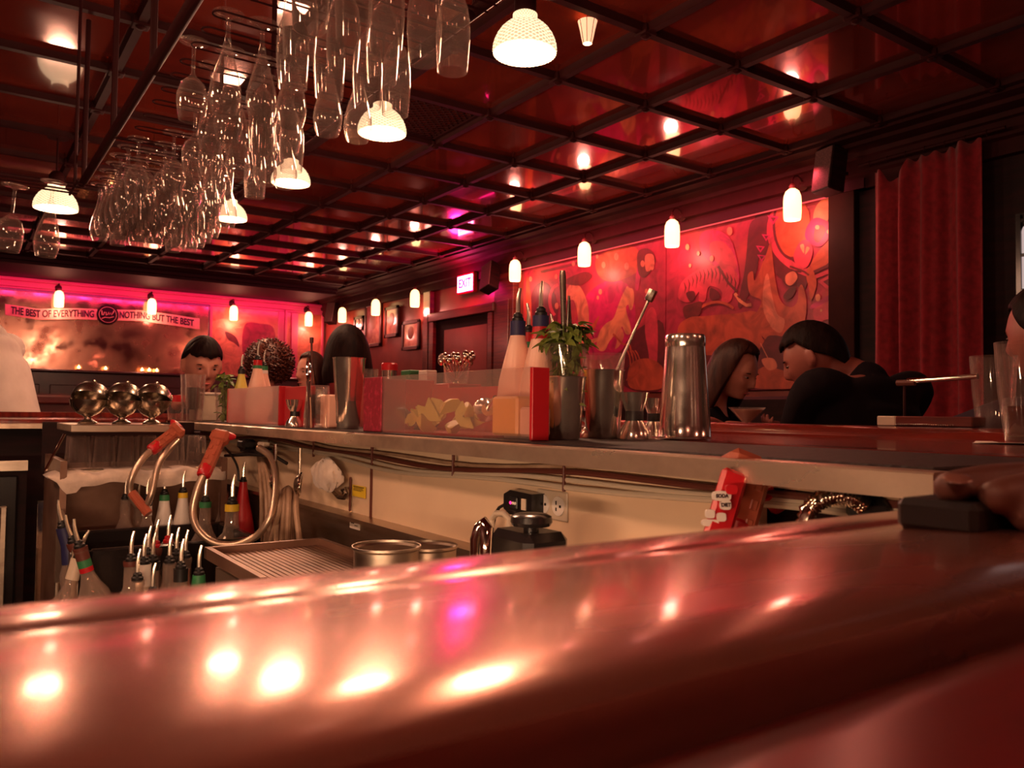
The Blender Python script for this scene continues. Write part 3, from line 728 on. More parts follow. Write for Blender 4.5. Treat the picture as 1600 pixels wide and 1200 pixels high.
for k, (px, nm) in enumerate([(648, 'right of three over the framed pictures'), (587, 'middle of three over the framed pictures'), (535, 'left of three, behind the dark-haired guest')]):
    y = PX(px, 480, XS2).y; sconce((XS2, y, zs-.03), 'X', 'small glowing wall lamp '+nm, 'wall lamps over the framed pictures')
YS = YB-.115-.04
for k, (px, py, nm) in enumerate([(92, 473, 'above the words OF EVERYTHING'), (237, 486, 'above the word NOTHING'), (365, 497, 'above the painted panel'), (482, 512, 'by the far corner')]):
    v = PY(px, py, YS); sconce((v.x, YS, 1.235+CZ), 'Y', 'bright wall lamp on the pink cornice, '+nm, 'wall lamps on the back wall')

# ------------------------------------------------------------------ overhead glass rack
ZR = .928+CZ; ZP = .955+CZ
rk = thing('glass_rack', 'long wire stemware rack hung from a pipe above the bar well', 'glass rack', (.68, 2.3, ZR))
Mr = T(-.68, -2.3, -ZR)
for x in (.445, 1.0): MB().tube([(x, .6, ZP), (x, 3.86, ZP)], .016, 14, M=Mr).build('pipe', M['beam'], rk)
rows = [.93, 1.10, 1.25, 1.39, 1.53, 1.67, 1.80, 1.93, 2.03, 2.13, 2.25, 2.36, 2.48, 2.60, 2.74, 2.88, 3.02, 3.14, 3.26, 3.38, 3.50, 3.62, 3.74]
for y in rows:
    b = MB(); w = .019
    pts = [(1.0, y-w, ZR), (.50, y-w, ZR)]+[(.50-w*sin(t*pi/6), y-w*cos(t*pi/6), ZR) for t in range(1, 6)]+[(.50, y+w, ZR), (1.0, y+w, ZR)]
    b.tube(pts, .0024, 6, M=Mr); b.build('wire_rail', M['beam'], rk)
for y in (.9, 1.6, 2.42, 3.08, 3.82):
    b = MB()
    for x in (.445, 1.0):
        b.tube([(x, y, ZP), (x, y, H-.04)], .010, 8, M=Mr)
        if y < 3: b.tube([(x, y, H-.35), (x-.14, y, H-.05)], .009, 8, M=Mr)
    b.tube([(.445, y, ZP-.012), (1.0, y, ZP-.012)], .006, 6, M=Mr)
    b.build('hanger', M['beam'], rk)
# stemware: origin at the foot (top), hanging down
def stem_glass(kind, label, grp):
    if kind == 'flute':      # tall straight flute with wide open rim
        o = [(.034, .0), (.034, -.002), (.012, -.005), (.004, -.012), (.0038, -.058), (.007, -.068), (.018, -.082), (.0265, -.105), (.031, -.135), (.0315, -.165), (.029, -.205), (.0275, -.225)]
        i_ = [(.0265, -.225), (.028, -.205), (.0303, -.165), (.0298, -.135), (.0253, -.105), (.0165, -.085), (.004, -.074), (1e-4, -.073)]
    elif kind == 'tulip':    # teardrop dessert glass, narrow above, full below
        o = [(.033, .0), (.033, -.002), (.010, -.006), (.0042, -.014), (.0045, -.045), (.008, -.065), (.015, -.095), (.024, -.125), (.031, -.155), (.0335, -.178), (.030, -.200), (.0255, -.215)]
        i_ = [(.0243, -.215), (.029, -.199), (.0322, -.178), (.0297, -.155), (.0228, -.125), (.0138, -.095), (.005, -.072), (1e-4, -.070)]
    else:                    # small round wine glass
        o = [(.033, .0), (.033, -.002), (.010, -.006), (.004, -.014), (.0038, -.075), (.010, -.085), (.026, -.100), (.034, -.125), (.0345, -.145), (.031, -.172), (.028, -.185)]
        i_ = [(.027, -.185), (.030, -.172), (.0333, -.145), (.0328, -.125), (.025, -.102), (.009, -.089), (1e-4, -.088)]
    t = thing('hanging_glass', label, 'glass', (0, 0, 0), group=grp)
    b = MB(); b.lathe([(1e-4, 0)]+o+i_, 24); b.build('glass_bowl', M['glass'], t, ang=60)
    return t
proto = {}
def hang(kind, x, y, label, grp):
    if kind not in proto: proto[kind] = t = stem_glass(kind, label, grp)
    else:
        t = dup(proto[kind]); t['label'] = label; t['group'] = grp
    t.scale = (1.1,)*3; t.location = (x, y, ZR+.006); t.rotation_euler = (radians(random.uniform(-1.2, 1.2)), radians(random.uniform(-1.2, 1.2)), random.uniform(0, 6))
ordn = ['nearest', 'second', 'third', 'fourth', 'fifth', 'sixth', 'seventh', 'eighth', 'ninth', 'tenth', 'eleventh', 'twelfth', 'thirteenth', 'fourteenth', 'fifteenth', 'sixteenth', 'last']
fill = [(1.10, [(.66, 'flute'), (.75, 'round'), (.84, 'round')]),
        (1.39, [(.52, 'flute'), (.595, 'flute'), (.67, 'flute'), (.745, 'flute'), (.82, 'flute')]),
        (1.53, [(.55, 'flute'), (.64, 'flute'), (.72, 'flute')]),
        (1.67, [(.58, 'flute'), (.66, 'flute'), (.755, 'flute'), (.835, 'flute')]),
        (1.93, [(.52, 'tulip'), (.60, 'tulip'), (.68, 'tulip'), (.77, 'tulip'), (.855, 'tulip')]),
        (2.13, [(.49, 'round'), (.58, 'tulip'), (.66, 'flute'), (.74, 'tulip')]),
        (2.25, [(.565, 'tulip'), (.635, 'tulip'), (.71, 'flute'), (.785, 'flute')]),
        (2.48, [(.62, 'tulip'), (.70, 'tulip'), (.78, 'tulip'), (.855, 'tulip')]),
        (2.60, [(.60, 'round'), (.69, 'flute'), (.79, 'flute')]),
        (2.88, [(.60, 'round'), (.67, 'tulip'), (.74, 'round')]),
        (3.02, [(.52, 'round'), (.60, 'round'), (.68, 'round'), (.76, 'tulip')])]
for y in (3.14, 3.26, 3.38, 3.50, 3.62, 3.74): fill.append((y, [(.50+.072*k, 'flute' if (k+int(y*100)) % 3 == 0 else 'tulip') for k in range(6)]))
sl = ['left end', 'second from left', 'third from left', 'fourth from left', 'fifth from left', 'right end']
for i, (y, xs) in enumerate(fill):
    for k, (x, kd) in enumerate(xs):
        kn = {'flute': 'champagne flute', 'tulip': 'teardrop glass', 'round': 'small wine glass'}[kd]
        nm = sl[-1] if k == len(xs)-1 else sl[k]
        hang(kd, x+random.uniform(-.005, .005), y+random.uniform(-.004, .004), 'clear %s hanging in the %s row of the rack, %s' % (kn, ordn[i], nm), 'glasses in the %s row of the rack' % ordn[i])
# side rack with two glasses at far left
sr = thing('glass_rack', 'small second wire rack holding two glasses at far left', 'glass rack', P(60, 283, 3.0))
b = MB()
for y in (-.05, .0, .06, .11): b.tube([(-.28, y, 0), (.14, y, 0)], .0035, 6)
b.build('wire_rail', M['beam'], sr)
b = MB(); b.tube([(.12, -.1, .004), (.12, .16, .004)], .005, 6); b.tube([(.12, 0, 0), (.12, 0, H-sr.location.z-.04)], .006, 8); b.tube([(-.26, 0, 0), (-.26, 0, H-sr.location.z-.04)], .006, 8); b.build('hanger', M['beam'], sr)
for px, py, kd, lb in [(24, 290, 'round', 'round wine glass hanging alone at the left picture edge'), (84, 284, 'tulip', 'tulip glass hanging in front of the far left pendant lamp')]:
    t = dup(proto[kd]); t['label'] = lb; t['group'] = 'glasses on the small side rack'; t.location = P(px, py, 2.85 if kd == 'tulip' else 2.8); t.rotation_euler = (0, radians(4), 0)
    t.scale = (1.25,)*3
# ================================================================== THINGS ON THE BAR
def atd(px, X): r = ray(px, 600); return Vector((X, r.y*(X/r.x), ZM))
ZM = ZT+.0022                      # top of rubber mat
def onmat(px, py, z=None):
    v = PZ(px, py, (z if z is not None else ZM)-CZ); return v
def pourer(parent, z, m='spout', tip=.055, cap='black', bend=.005, r0_=.0105):
    p = MB().lathe([(r0_, z-.004), (r0_+.002, z), (r0_+.002, z+.006), (r0_-.001, z+.009), (r0_-.001, z+.014), (.005, z+.018)], 14).build('stopper', M[cap], parent)
    MB().tube([(0, 0, z+.014), (0, 0, z+.014+tip*.45), (bend*.35, 0, z+.014+tip*.75), (bend, 0, z+.014+tip)], [.0052, .0046, .0040, .0032], 8).build('spout', M[m], p)
KB = {
 'juice': [(.036, 0), (.040, .006), (.041, .03), (.041, .085), (.038, .115), (.030, .150), (.021, .185), (.0155, .210), (.0145, .235), (.0150, .240)],
 'cone':  [(.040, 0), (.043, .005), (.043, .03), (.034, .09), (.022, .15), (.0145, .195), (.013, .215)],
 'round': [(.030, 0), (.040, .006), (.048, .035), (.048, .055), (.040, .085), (.024, .115), (.0155, .14), (.0145, .19), (.016, .195), (.0155, .20)],
 'tall':  [(.034, 0), (.037, .005), (.037, .15), (.034, .175), (.022, .20), (.0145, .225), (.014, .275), (.016, .28), (.0155, .29)],
 'wide':  [(.048, 0), (.052, .006), (.052, .06), (.050, .075), (.036, .098), (.020, .115), (.0155, .135), (.015, .18)],
}
def bottle(kind, loc, label, body='bglass', liquid=None, lev=.5, tapes=(), rot=None, sc=1., grp=None, spout='spout', cap='black', tip=.055, rz=0, lab=None, name='bottle'):
    pf = KB[kind]; top = pf[-1][1]
    t = thing(name, label, 'bottle', loc, group=grp, rot=rot or (0, 0, rz)); t.scale = (sc,)*3
    if body == 'bglass':
        b = MB().shell(pf, .0022, 22)
    else: b = MB().lathe([(1e-4, 0)]+pf+[(1e-4, top)], 22)
    b.build('bottle_body', M[body], t, ang=50)
    if liquid:
        lp = [(max(r-.0035, .001), z+(.004 if k == 0 else 0)) for k, (r, z) in enumerate(pf) if z <= top*lev]
        # interpolate the top ring
        zz = top*lev
        for (ra, za_), (rb_, zb_) in zip(pf, pf[1:]):
            if za_ <= zz <= zb_ and zb_ > za_: lp.append((ra+(rb_-ra)*(zz-za_)/(zb_-za_)-.0035, zz)); break
        MB().lathe([(1e-4, lp[0][1])]+lp+[(1e-4, lp[-1][1])], 20).build('liquid', M[liquid], t)
    z = top
    for c, h in tapes:
        r_lo = [r for r, q in pf if q >= z-h-.001]; 
        def rad(zq):
            for (ra, za_), (rb_, zb_) in zip(pf, pf[1:]):
                if za_ <= zq <= zb_ and zb_ > za_: return ra+(rb_-ra)*(zq-za_)/(zb_-za_)
            return pf[-1][0]
        MB().lathe([(rad(z-h)+.0003, z-h), (rad(z-h)+.0012, z-h), (rad(z-h/2)+.0012, z-h/2), (rad(z)+.0012, z), (rad(z)+.0003, z)], 20).build('tape_band', M[c], t)
        z -= h
    if lab:
        z0_, z1_, c = lab
        def rad2(zq):
            for (ra, za_), (rb_, zb_) in zip(pf, pf[1:]):
                if za_ <= zq <= zb_ and zb_ > za_: return ra+(rb_-ra)*(zq-za_)/(zb_-za_)
            return pf[-1][0]
        MB().lathe([(rad2(z0_)+.0004, z0_), (rad2(z0_)+.001, z0_), (rad2(z1_)+.001, z1_), (rad2(z1_)+.0004, z1_)], 22).build('paper_label', M[c], t)
    pourer(t, top, spout, tip, cap)
    return t
# big inverted shaker tin
p = onmat(1070, 686)
t = thing('shaker_tin', 'large polished shaker tin standing upside down on the bar mat', 'shaker', p)
b = MB().lathe([(.0475, 0), (.0488, .0015), (.0488, .005), (.0475, .0065), (.0465, .03), (.0415, .10), (.0365, .168), (.0362, .172), (.0372, .175), (.0370, .188), (.0350, .193), (.0335, .1935), (.0325, .189), (.001, .189)], 48); b.build('tin_body', M['tin'], t, ang=40)
def jigger(loc, label, h, r1, r2, waist, m2=None, grp=None):
    t = thing('jigger', label, 'jigger', loc, group=grp)
    b = MB().lathe([(r2, 0), (r2, .002), (r2*.86, h*.2), (waist, h*.44), (waist, h*.5)], 28); b.build('lower_cup', M['tin'], t, ang=50)
    MB().lathe([(waist+.0005, h*.36), (waist+.0035, h*.40), (waist+.003, h*.60), (waist+.0005, h*.64)], 24).build('grip', M[m2 or 'tin'], t)
    MB().shell([(waist, h*.5), (r1*.72, h*.68), (r1*.9, h*.82), (r1, h-.001), (r1*1.02, h)], .0012, 28).build('upper_cup', M['tin'], t)
    return t
t = jigger(onmat(991, 686), 'tall double jigger with black grip beside the large shaker tin', .084, .0255, .031, .013, 'black')
t = jigger(onmat(923, 684), 'short wide jigger in front of the tin with the stirring spoon', .050, .027, .027, .008)
t = jigger(onmat(1022, 682), 'jigger half hidden behind the large shaker tin, on its left', .078, .022, .027, .011, 'black')
t = jigger(onmat(896, 680), 'small dark jigger beside the mint tin, behind the short jigger', .052, .019, .022, .008)
t = jigger(onmat(460, 667), 'black-waisted jigger alone in front of the red garnish box end', .072, .0235, .025, .009, 'black')
def tin(loc, label, h=.125, r0_=.030, r1=.043, grp=None):
    t = thing('shaker_tin', label, 'shaker', loc, group=grp)
    MB().shell([(r0_, 0), (r0_+.0015, .003), (r0_+.0012, .012), (r0_+.003, .016), (r1, h-.003), (r1+.0015, h)], .0014, 40).build('tin_body', M['tin'], t, ang=50)
    return t
def pint(loc, label, h=.148, r0_=.030, r1=.0435, name='pint_glass', grp=None, up_=True):
    t = thing(name, label, 'glass', loc, group=grp)
    MB().shell([(r0_, 0), (r0_+.001, .004), (r1, h)], .0025, 32).build('glass_wall', M['glass'], t, ang=60)
    if not up_: t.rotation_euler = (pi, 0, 0); t.location.z += h
    return t
def leaf(b, M_, L_=.03, w=.014):
    vs = []; n = 6
    for i in range(n+1):
        u = i/n; ww = w*sin(pi*min(u*1.05, 1))**.8*.5+.0006; z = -.018*u*u
        vs += [(u*L_, -ww, z+.003), (u*L_, 0, z), (u*L_, ww, z+.003)]
    fs = []
    for i in range(n): a = 3*i; fs += [(a, a+3, a+4, a+1), (a+1, a+4, a+5, a+2)]
    b.add(vs, fs, M_)
def mint(loc, label, r, n, h, name='mint_bunch', Lf=.032):
    t = thing(name, label, 'mint', loc); rs = random.Random(n)
    for k in range(5):
        a = k*1.3; q = r*.4
        MB().tube([(q*.5*cos(a), q*.5*sin(a), 0), (q*.7*cos(a), q*.7*sin(a), h*.6), (q*1.3*cos(a), q*1.3*sin(a), h+.012)], .0014, 6).build('stem', M['mint'], t)
    b = MB()
    for k in range(n):
        a = rs.uniform(0, 2*pi)
        if k < n*.6:      # packed inside the glass
            z = rs.uniform(.08, .86)*h; rr = r*.62*sqrt(rs.random())*(.7+.3*z/h)
            leaf(b, T(rr*cos(a), rr*sin(a), z)@R('Z', rs.uniform(0, 360))@R('Y', rs.uniform(-80, 80))@R('X', rs.uniform(-40, 40)), Lf*.55, Lf*.42)
        else:             # loose leaves over the rim
            z = h*rs.uniform(.82, 1.10); rr = r*rs.uniform(.1, .95)
            leaf(b, T(rr*cos(a), rr*sin(a), z)@R('Z', math.degrees(a)+rs.uniform(-60, 60))@R('Y', rs.uniform(-55, 12))@R('X', rs.uniform(-40, 40)), rs.uniform(.6, 1)*Lf*.62, Lf*.46)
    o = b.build('leaves', M['mint'], t); o['kind'] = 'stuff'
    return t
p = atd(882, .865); tin(p, 'polished tin holding a pint glass packed with mint, beside the red box end', .107, .026, .0365)
pint(p+Vector((0, 0, .034)), 'pint glass packed with mint leaves standing inside a polished tin', .128, .0225, .0385)
mint(p+Vector((0, 0, .044)), 'dark green mint bunch filling the pint glass, leaves over the rim', .040, 260, .138)
t = thing('muddler', 'dark bar muddler handle rising out of the mint glass', 'muddler', p+Vector((.004, .002, .06)))
q = P(879, 423, (p-Vector((0, 0, CZ))).dot(fw)+.01)-t.location
MB().tube([(0, 0, 0), q*.5, q*.96, q], [.004, .0045, .006, .0045], 10).build('handle', M['silver'], t)
t = thing('bar_tongs', 'steel tongs leaning beside the muddler in the mint glass', 'tongs', p+Vector((.012, .006, .06)))
q2 = P(889, 462, (p-Vector((0, 0, CZ))).dot(fw))-t.location
MB().tube([(0, 0, 0), q2*.6+Vector((.006, 0, 0)), q2], [.0035, .003, .002], 8).build('arm', M['silver'], t)
MB().tube([(.008, 0, 0), q2*.6+Vector((-.004, 0, 0)), q2], [.0035, .003, .002], 8).build('arm', M['silver'], t)
p = atd(942, .99); tin(p, 'dark polished tin with a pint glass and long spoon, second from the red box', .125, .029, .0405)
pint(p+Vector((.002, 0, .035)), 'empty pint glass nested in the tin beside the mint', .120, .0265, .039)
t = thing('bar_spoon', 'long bar spoon with square weighted end leaning in the nested glass', 'bar spoon', p+Vector((-.012, .0, .05)))
q = P(1014, 468, (p-Vector((0, 0, CZ))).dot(fw)-.04)-t.location
b = MB().tube([(0, 0, 0)]+[q*(i/24) for i in range(1, 25)], .0024, 8, ridge=.15); b.build('twisted_stem', M['silver'], t)
MB().tube([q*.985, q*1.0, q*1.085], [.007, .0085, .0085], 8).build('weighted_end', M['silver'], t)
# ---------------------------------------------------------------- garnish boxes: red ends, acrylic fronts
def garnish_box(label, x0, x1, y0, y1, h, yg=0):
    t = thing('garnish_box', label, 'garnish box', ((x0+x1)/2, (y0+y1)/2, ZM))
    A = T(-(x0+x1)/2, -(y0+y1)/2, 0)
    MB().box((x0+.002, (y0+y1)/2-yg/2, h/2), (.003, y1-y0-yg, h), A).build('front_panel', M['acryl'], t, smooth=False)
    MB().box((x0+.017, y0, h/2), (.034, .008, h-.001), A, .001).build('end_panel', M['red'], t)
    MB().box(((x0+x1)/2, y1, h/2), (x1-x0, .008, h-.001), A, .001).build('end_panel', M['red'], t)
    if yg: MB().box((x0+.003, y1-yg/2, h/2), (.010, yg, h), A, .001).build('front_post', M['redglit'], t)
    MB().box((x1-.003, (y0+y1)/2+.06, h*.42), (.006, y1-y0-.13, h*.84), A).build('back_panel', M['red'], t, smooth=False)
    MB().box(((x0+x1)/2, (y0+y1)/2+.07, .002), (x1-x0-.008, y1-y0-.15, .004), A).build('base', M['red'], t, smooth=False)
    return t
hb = .074+.046-.002
garnish_box('long garnish box with hazy clear front holding citrus and two big juice bottles', .760, .935, 1.035, 1.66, hb, .088)
garnish_box('smaller garnish box with hazy clear front holding three citrus juice bottles', .760, .925, 2.225, 2.73, hb-.006, 0)
t = thing('menu_holder', 'flat red board standing at the near end of the smaller garnish box', 'board', (.775, 2.105, ZM))
MB().box((0, 0, .054), (.010, .20, .108), None, .001).build('board', M['red'], t)
# citrus wedges and slices in the long box
def wedge(loc, rot, label, r=.026, col='peel', grp='lemon wedges in the long garnish box'):
    t = thing('citrus_wedge', label, 'citrus wedge', loc, group=grp, rot=rot)
    n = 9; vs = [(0, -r*1.15, 0), (0, r*1.15, 0)]; fs = []
    for i in range(n+1):
        a = -.55+1.1*i/n
        for j in range(5):
            u = -1+2*j/4; vs.append((r*cos(a)*sqrt(max(0, 1-u*u*.98)), u*r*1.15, r*sin(a)*sqrt(max(0, 1-u*u*.98))))
    for i in range(n):
        for j in range(4): a0 = 2+i*5+j; fs.append((a0, a0+1, a0+6, a0+5))
    b = MB().add(vs[:], fs); b.build('peel', M[col], t)
    b = MB().add(vs, [tuple([0]+[2+j for j in range(5)]+[1])[::1], tuple([0]+[2+n*5+j for j in range(5)]+[1])]); b.build('flesh', M['lime'], t, smooth=False)
    return t
random.seed(11)
for k in range(16):
    wedge((.785+random.uniform(0, .07), 1.27+.013*k+random.uniform(-.01, .01), ZM+.022+random.uniform(0, .030)), (random.uniform(0, 6), random.uniform(0, 6), random.uniform(0, 6)), 'pale yellow citrus wedge in the heap behind the clear front of the long box')
for k in range(9):
    wedge((.79+random.uniform(0, .07), 1.47+.014*k, ZM+.020+random.uniform(0, .020)), (random.uniform(0, 6), random.uniform(0, 6), random.uniform(0, 6)), 'dark citrus peel heaped at the far end of the long garnish box', .022, 'cork', 'dark peels in the long garnish box')
t = thing('ice_scoop', 'small steel scoop lying on the citrus in the long box', 'scoop', (.80, 1.22, ZM+.05), rot=(.2, .2, 1.2))
MB().shell([(.012, 0), (.022, .02), (.022, .04)], .0015, 20, R('Y', 80)).build('bowl', M['tin'], t); MB().tube([(0, 0, 0), (-.05, 0, .012)], .004, 8).build('handle', M['tin'], t)
# juice bottles in the long box
def bot_at(px, py_top, d, kind, top_z, **k):
    pass
sb = .90
bottle('juice', atd(808, .84)+Vector((0, 0, 0)), 'tall pink juice bottle with navy collar, left of the pair in the long box', body='pinkj', tapes=[('blue', .030)], sc=sb*.97, cap='black')
bottle('juice', atd(844, .855)+Vector((0, 0, 0)), 'pink juice bottle with navy and red collar, at the near end of the long box', body='pinkj', tapes=[('blue', .022), ('red', .024)], sc=sb, cap='black', rz=.5)
bottle('juice', atd(825, .93)+Vector((0, 0, 0)), 'juice bottle with red and green collar between the two tall pink bottles', body='pinkj', tapes=[('red', .022), ('green', .014)], sc=.84, cap='black', rz=2)
bottle('juice', atd(862, 1.10)+Vector((0, 0, 0)), 'clear-necked bottle partly hidden behind the red-collared pink bottle', body='bglass', tapes=[('green', .012), ('white', .03)], sc=.86, cap='black', rz=2)
t = thing('juice_carton', 'square yellow juice tub inside the near end of the long box', 'tub', (.792, 1.125, ZM+.006))
MB().box((0, 0, .033), (.045, .075, .066), None, .004).build('tub', M['orangej'], t)
t = thing('juice_carton', 'smaller orange tub in the corner of the long garnish box', 'tub', (.790, 1.064, ZM+.006))
MB().box((0, 0, .024), (.040, .036, .048), None, .004).build('tub', M['pinkj'], t)
# behind the long box: second shelf with sugar shaker, boxes and spoons
p = onmat(604, 671, ZM)
dd = 1.85
p = atd(603, .965)
t = thing('raised_caddy', 'dark red raised caddy behind the long garnish box', 'caddy', (p.x+.01, p.y-.14, ZM))
MB().box((0, 0, .055), (.09, .50, .11), None, .002).build('box_body', M['red'], t)
zt_ = ZM+.1105
p = Vector((p.x+.01, p.y, zt_))
t = thing('sugar_shaker', 'ribbed glass shaker with red lid standing on the raised caddy', 'shaker jar', p)
MB().lathe([(1e-4, 0), (.020, 0), (.021, .045), (1e-4, .045)], 14).build('jar', M['tin'], t); MB().lathe([(.0225, .044), (.0225, .060), (.019, .064), (1e-4, .064)], 20).build('lid', M['redp'], t)
v = atd(641, .975); t = thing('small_box', 'dark green small box between the red-lid shaker and the spoons', 'box', (v.x, v.y, zt_)); MB().box((0, 0, .020), (.03, .05, .040), None, .002).build('box_body', M['green'], t)
v = atd(668, .975); t = thing('small_box', 'white paper packet box standing beside the green box', 'box', (v.x, v.y, zt_)); MB().box((0, 0, .018), (.03, .042, .037), None, .002).build('box_body', M['paper'], t)
v = atd(713, .985); cup = Vector((v.x, v.y, zt_))
t = pint(cup, 'short glass holding a bunch of small tasting spoons', .040, .025, .031)
for k in range(13):
    a = k*2.4; tp = Vector((.030*cos(a)*1.25, .036*sin(a), .056+.006*(k % 3)))
    t = thing('tasting_spoon', 'steel tasting spoon bowl-up in the bunch of spoons behind the long box', 'spoon', cup+Vector((0, 0, 0)), group='tasting spoons in the glass')
    MB().tube([(tp.x*-.25, tp.y*-.25, 0), tp*.5, tp*.82], [.0014, .0014, .002], 6).sph(tp*.98, (.0085, .0085, .012), 10, 8).build('spoon_body', M['chrome'], t)
# middle stretch: spoon, cups, napkins, tall tins
p = atd(545, .80); t = tin(p, 'tall slim steel tin standing right of the stacked cups, one nested in another', .105, .026, .032)
t = tin(p+Vector((0, 0, .055)), 'upper tin nested in the tall slim tin', .118, .029, .039)
p = atd(566, .86); t = pint(p, 'tall clear glass behind the slim tins, left of the glitter post', .150, .028, .04)
p = atd(497, .79)
for k in range(3):
    pint(p+Vector((.0, .0, .012*k)), 'clear rocks glass in the upside-down stack beside the hanging spoon, %s' % ['lowest', 'middle', 'topmost'][k], .085, .028, .036, 'rocks_glass', 'stacked rocks glasses', False)
p = atd(522, .80); t = thing('napkin_stack', 'stack of pale napkins in a clear holder left of the slim tins', 'napkins', p); MB().box((0, 0, .042), (.05, .055, .084), None, .003).build('napkins', M['pinkj'], t)
MB().box((-.032, 0, .050), (.003, .07, .10)).build('holder', M['glass'], t, smooth=False)
p = atd(484, .745)
t = thing('serving_spoon', 'large steel spoon standing upright in front of the rocks glasses', 'spoon', p)
MB().tube([(0, 0, 0), (0, 0, .05), (.0, .008, .10), (0, .010, .118)], [.009, .006, .005, .006], 10).build('handle', M['chrome'], t)
b = MB(); b.tube([(0, .010+.011*cos(a*pi/10), .148+.028*sin(a*pi/10)) for a in range(20)], .0032, 6, True); b.build('loop', M['chrome'], t)
t = thing('drink_stirrer', 'dark slim stirrer rising behind the large spoon', 'stirrer', atd(490, .82)); MB().tube([(0, 0, 0), (0, .012, .13), (0, .022, .235)], .003, 8).lathe([(.0055, .23), (.006, .245), (1e-4, .247)], 10, T(0, .022, 0)).build('stick', M['cork'], t)
# three juice bottles in the smaller box
bottle('juice', atd(377, .835), 'yellow juice bottle with dark collar, left of three in the smaller box', body='lime', tapes=[('black', .020)], sc=.76)
bottle('juice', atd(402, .805), 'pink juice bottle with red and green collar, front of the smaller box', body='pinkj', tapes=[('red', .020), ('green', .012)], sc=.84)
bottle('juice', atd(412, .875), 'pale juice bottle with green collar and white tag, right in the smaller box', body='pinkj', tapes=[('green', .018), ('white', .014)], sc=.80)
# left stretch of ledge
p = atd(352, .80); pint(p, 'tall glass of mint left of the smaller garnish box', .12, .026, .036); mint(p+Vector((0, 0, .004)), 'light green mint sprigs spilling left from the tall glass', .03, 60, .150, Lf=.045)
p = atd(322, .79); t = thing('napkin_caddy', 'white square napkin caddy between the tumblers and the mint glass', 'napkin caddy', p); MB().box((0, 0, .048), (.09, .11, .096), None, .004).build('caddy_body', M['ivory'], t); MB().box((0, 0, .1005), (.096, .116, .010), None, .003).build('lid', M['paper'], t)
p = atd(298, .72)
for k in range(2): pint(p+Vector((0, -.065*k, 0)), ['tall clear tumbler on the ledge left of the napkin caddy', 'tall clear tumbler on the ledge, closest to the napkin caddy'][k], .12, .026, .034, 'tumbler', 'tumblers on the ledge')
for k in range(2): pint(p+Vector((0, -.065*k, .042)), ['wide glass nested in the left ledge tumbler', 'wide glass nested in the right ledge tumbler'][k], .125, .026, .036, 'tumbler', 'nested tumblers')
p = atd(275, .71); t = pint(p, 'small glass with bright red rim right of the silver bowls', .085, .024, .034, 'rocks_glass'); MB().lathe([(.0345, .070), (.036, .070), (.036, .095), (.0345, .095)], 24).build('red_band', M['redp'], t)
# silver lidded bowls on the station shelf
for k, (px, nm) in enumerate([(137, 'left of three on the station shelf'), (190, 'middle of three on the station shelf'), (237, 'right of three on the station shelf')]):
    v = PY(px, 662, 2.52); t = thing('silver_bowl', 'footed round silver bowl with tilted dome lid, '+nm, 'bowl', (v.x, 2.52, CZ-.044), rz=-.5)
    MB().shell([(.024, 0), (.025, .004), (.010, .012), (.009, .018), (.030, .030), (.044, .048), (.048, .066)], .0015, 32).build('bowl', M['silver'], t)
    b = MB(); prof = [(.049, 0), (.049, .004), (.046, .020), (.036, .036), (.020, .045), (.006, .048), (.004, .053), (.007, .058), (.001, .062)]
    b.lathe(prof, 32, T(0, .012, .068)@R('X', -28)); b.build('dome_lid', M['silver'], t)
    b = MB()
    for a in range(14): b.sph((.049*cos(a*pi/13-0), .012+.049*sin(a*pi/13)*.88, .069+.049*sin(a*pi/13)*.47), .0038, 8, 6)
    b.build('beaded_rim', M['silver'], t)
    MB().box((0, 0, -.004+.002), (.04, .04, .004)).build('foot', M['silver'], t, smooth=False)
# right end: tall glasses, napkin, reading lamp
v = PZ(1600, 692, -.045)
t = thing('tall_glass', 'large tall drink glass on a napkin at the right picture edge', 'glass', (v.x, v.y, ZT+.0022))
MB().shell([(.032, 0), (.033, .006), (.044, .10), (.050, .195)], .003, 36).build('glass_wall', M['glass'], t, ang=60)
MB().lathe([(1e-4, .010), (.028, .010), (.036, .07), (1e-4, .07)], 24).build('drink', mat('brown drink', (.22, .05, .02), .1, 0, trans=.6, ior=1.33), t)
v2 = v+Vector((.10, .10, 0))
t = thing('tall_glass', 'second tall glass just behind the large drink glass', 'glass', (v2.x, v2.y, ZT)); MB().shell([(.030, 0), (.031, .006), (.040, .10), (.045, .18)], .003, 32).build('glass_wall', M['glass'], t, ang=60)
t = thing('napkin', 'creased paper napkin under the large drink glass', 'napkin', (v.x, v.y, ZT))
b = MB(); n = 12; vs = []
for i in range(n+1):
    for j in range(n+1):
        x = (i/n-.5)*.16; y = (j/n-.5)*.16; vs.append((x, y, -.0004+.0012*(1+sin(x*60+y*30))*(1 if abs(x) > .045 or abs(y) > .045 else 0)))
b.add(vs, [(i*(n+1)+j, (i+1)*(n+1)+j, (i+1)*(n+1)+j+1, i*(n+1)+j+1) for i in range(n) for j in range(n)], R('Z', 20))
o = b.build('paper', M['paper'], t); md = o.modifiers.new('s', 'SOLIDIFY'); md.thickness = .0008
pa = PX(1410, 664, 1.785); pb = PX(1530, 668, 1.785)
t = thing('reading_light', 'low chrome bar reading light on a box base, in front of the red curtain', 'reading light', (1.785, (pa.y+pb.y)/2, ZT+.0285))
hl = (pa.y-pb.y)/2
MB().box((0, 0, .011), (.06, hl*2, .022), None, .002).build('base', M['woodH'], t); MB().box((0, hl+.022, .011), (.06, .044, .022), None, .002).build('base_end', M['ivory'], t)
MB().tube([(0, hl-.005, .02), (0, hl-.005, .095)], .003, 8).build('stem', M['beam'], t)
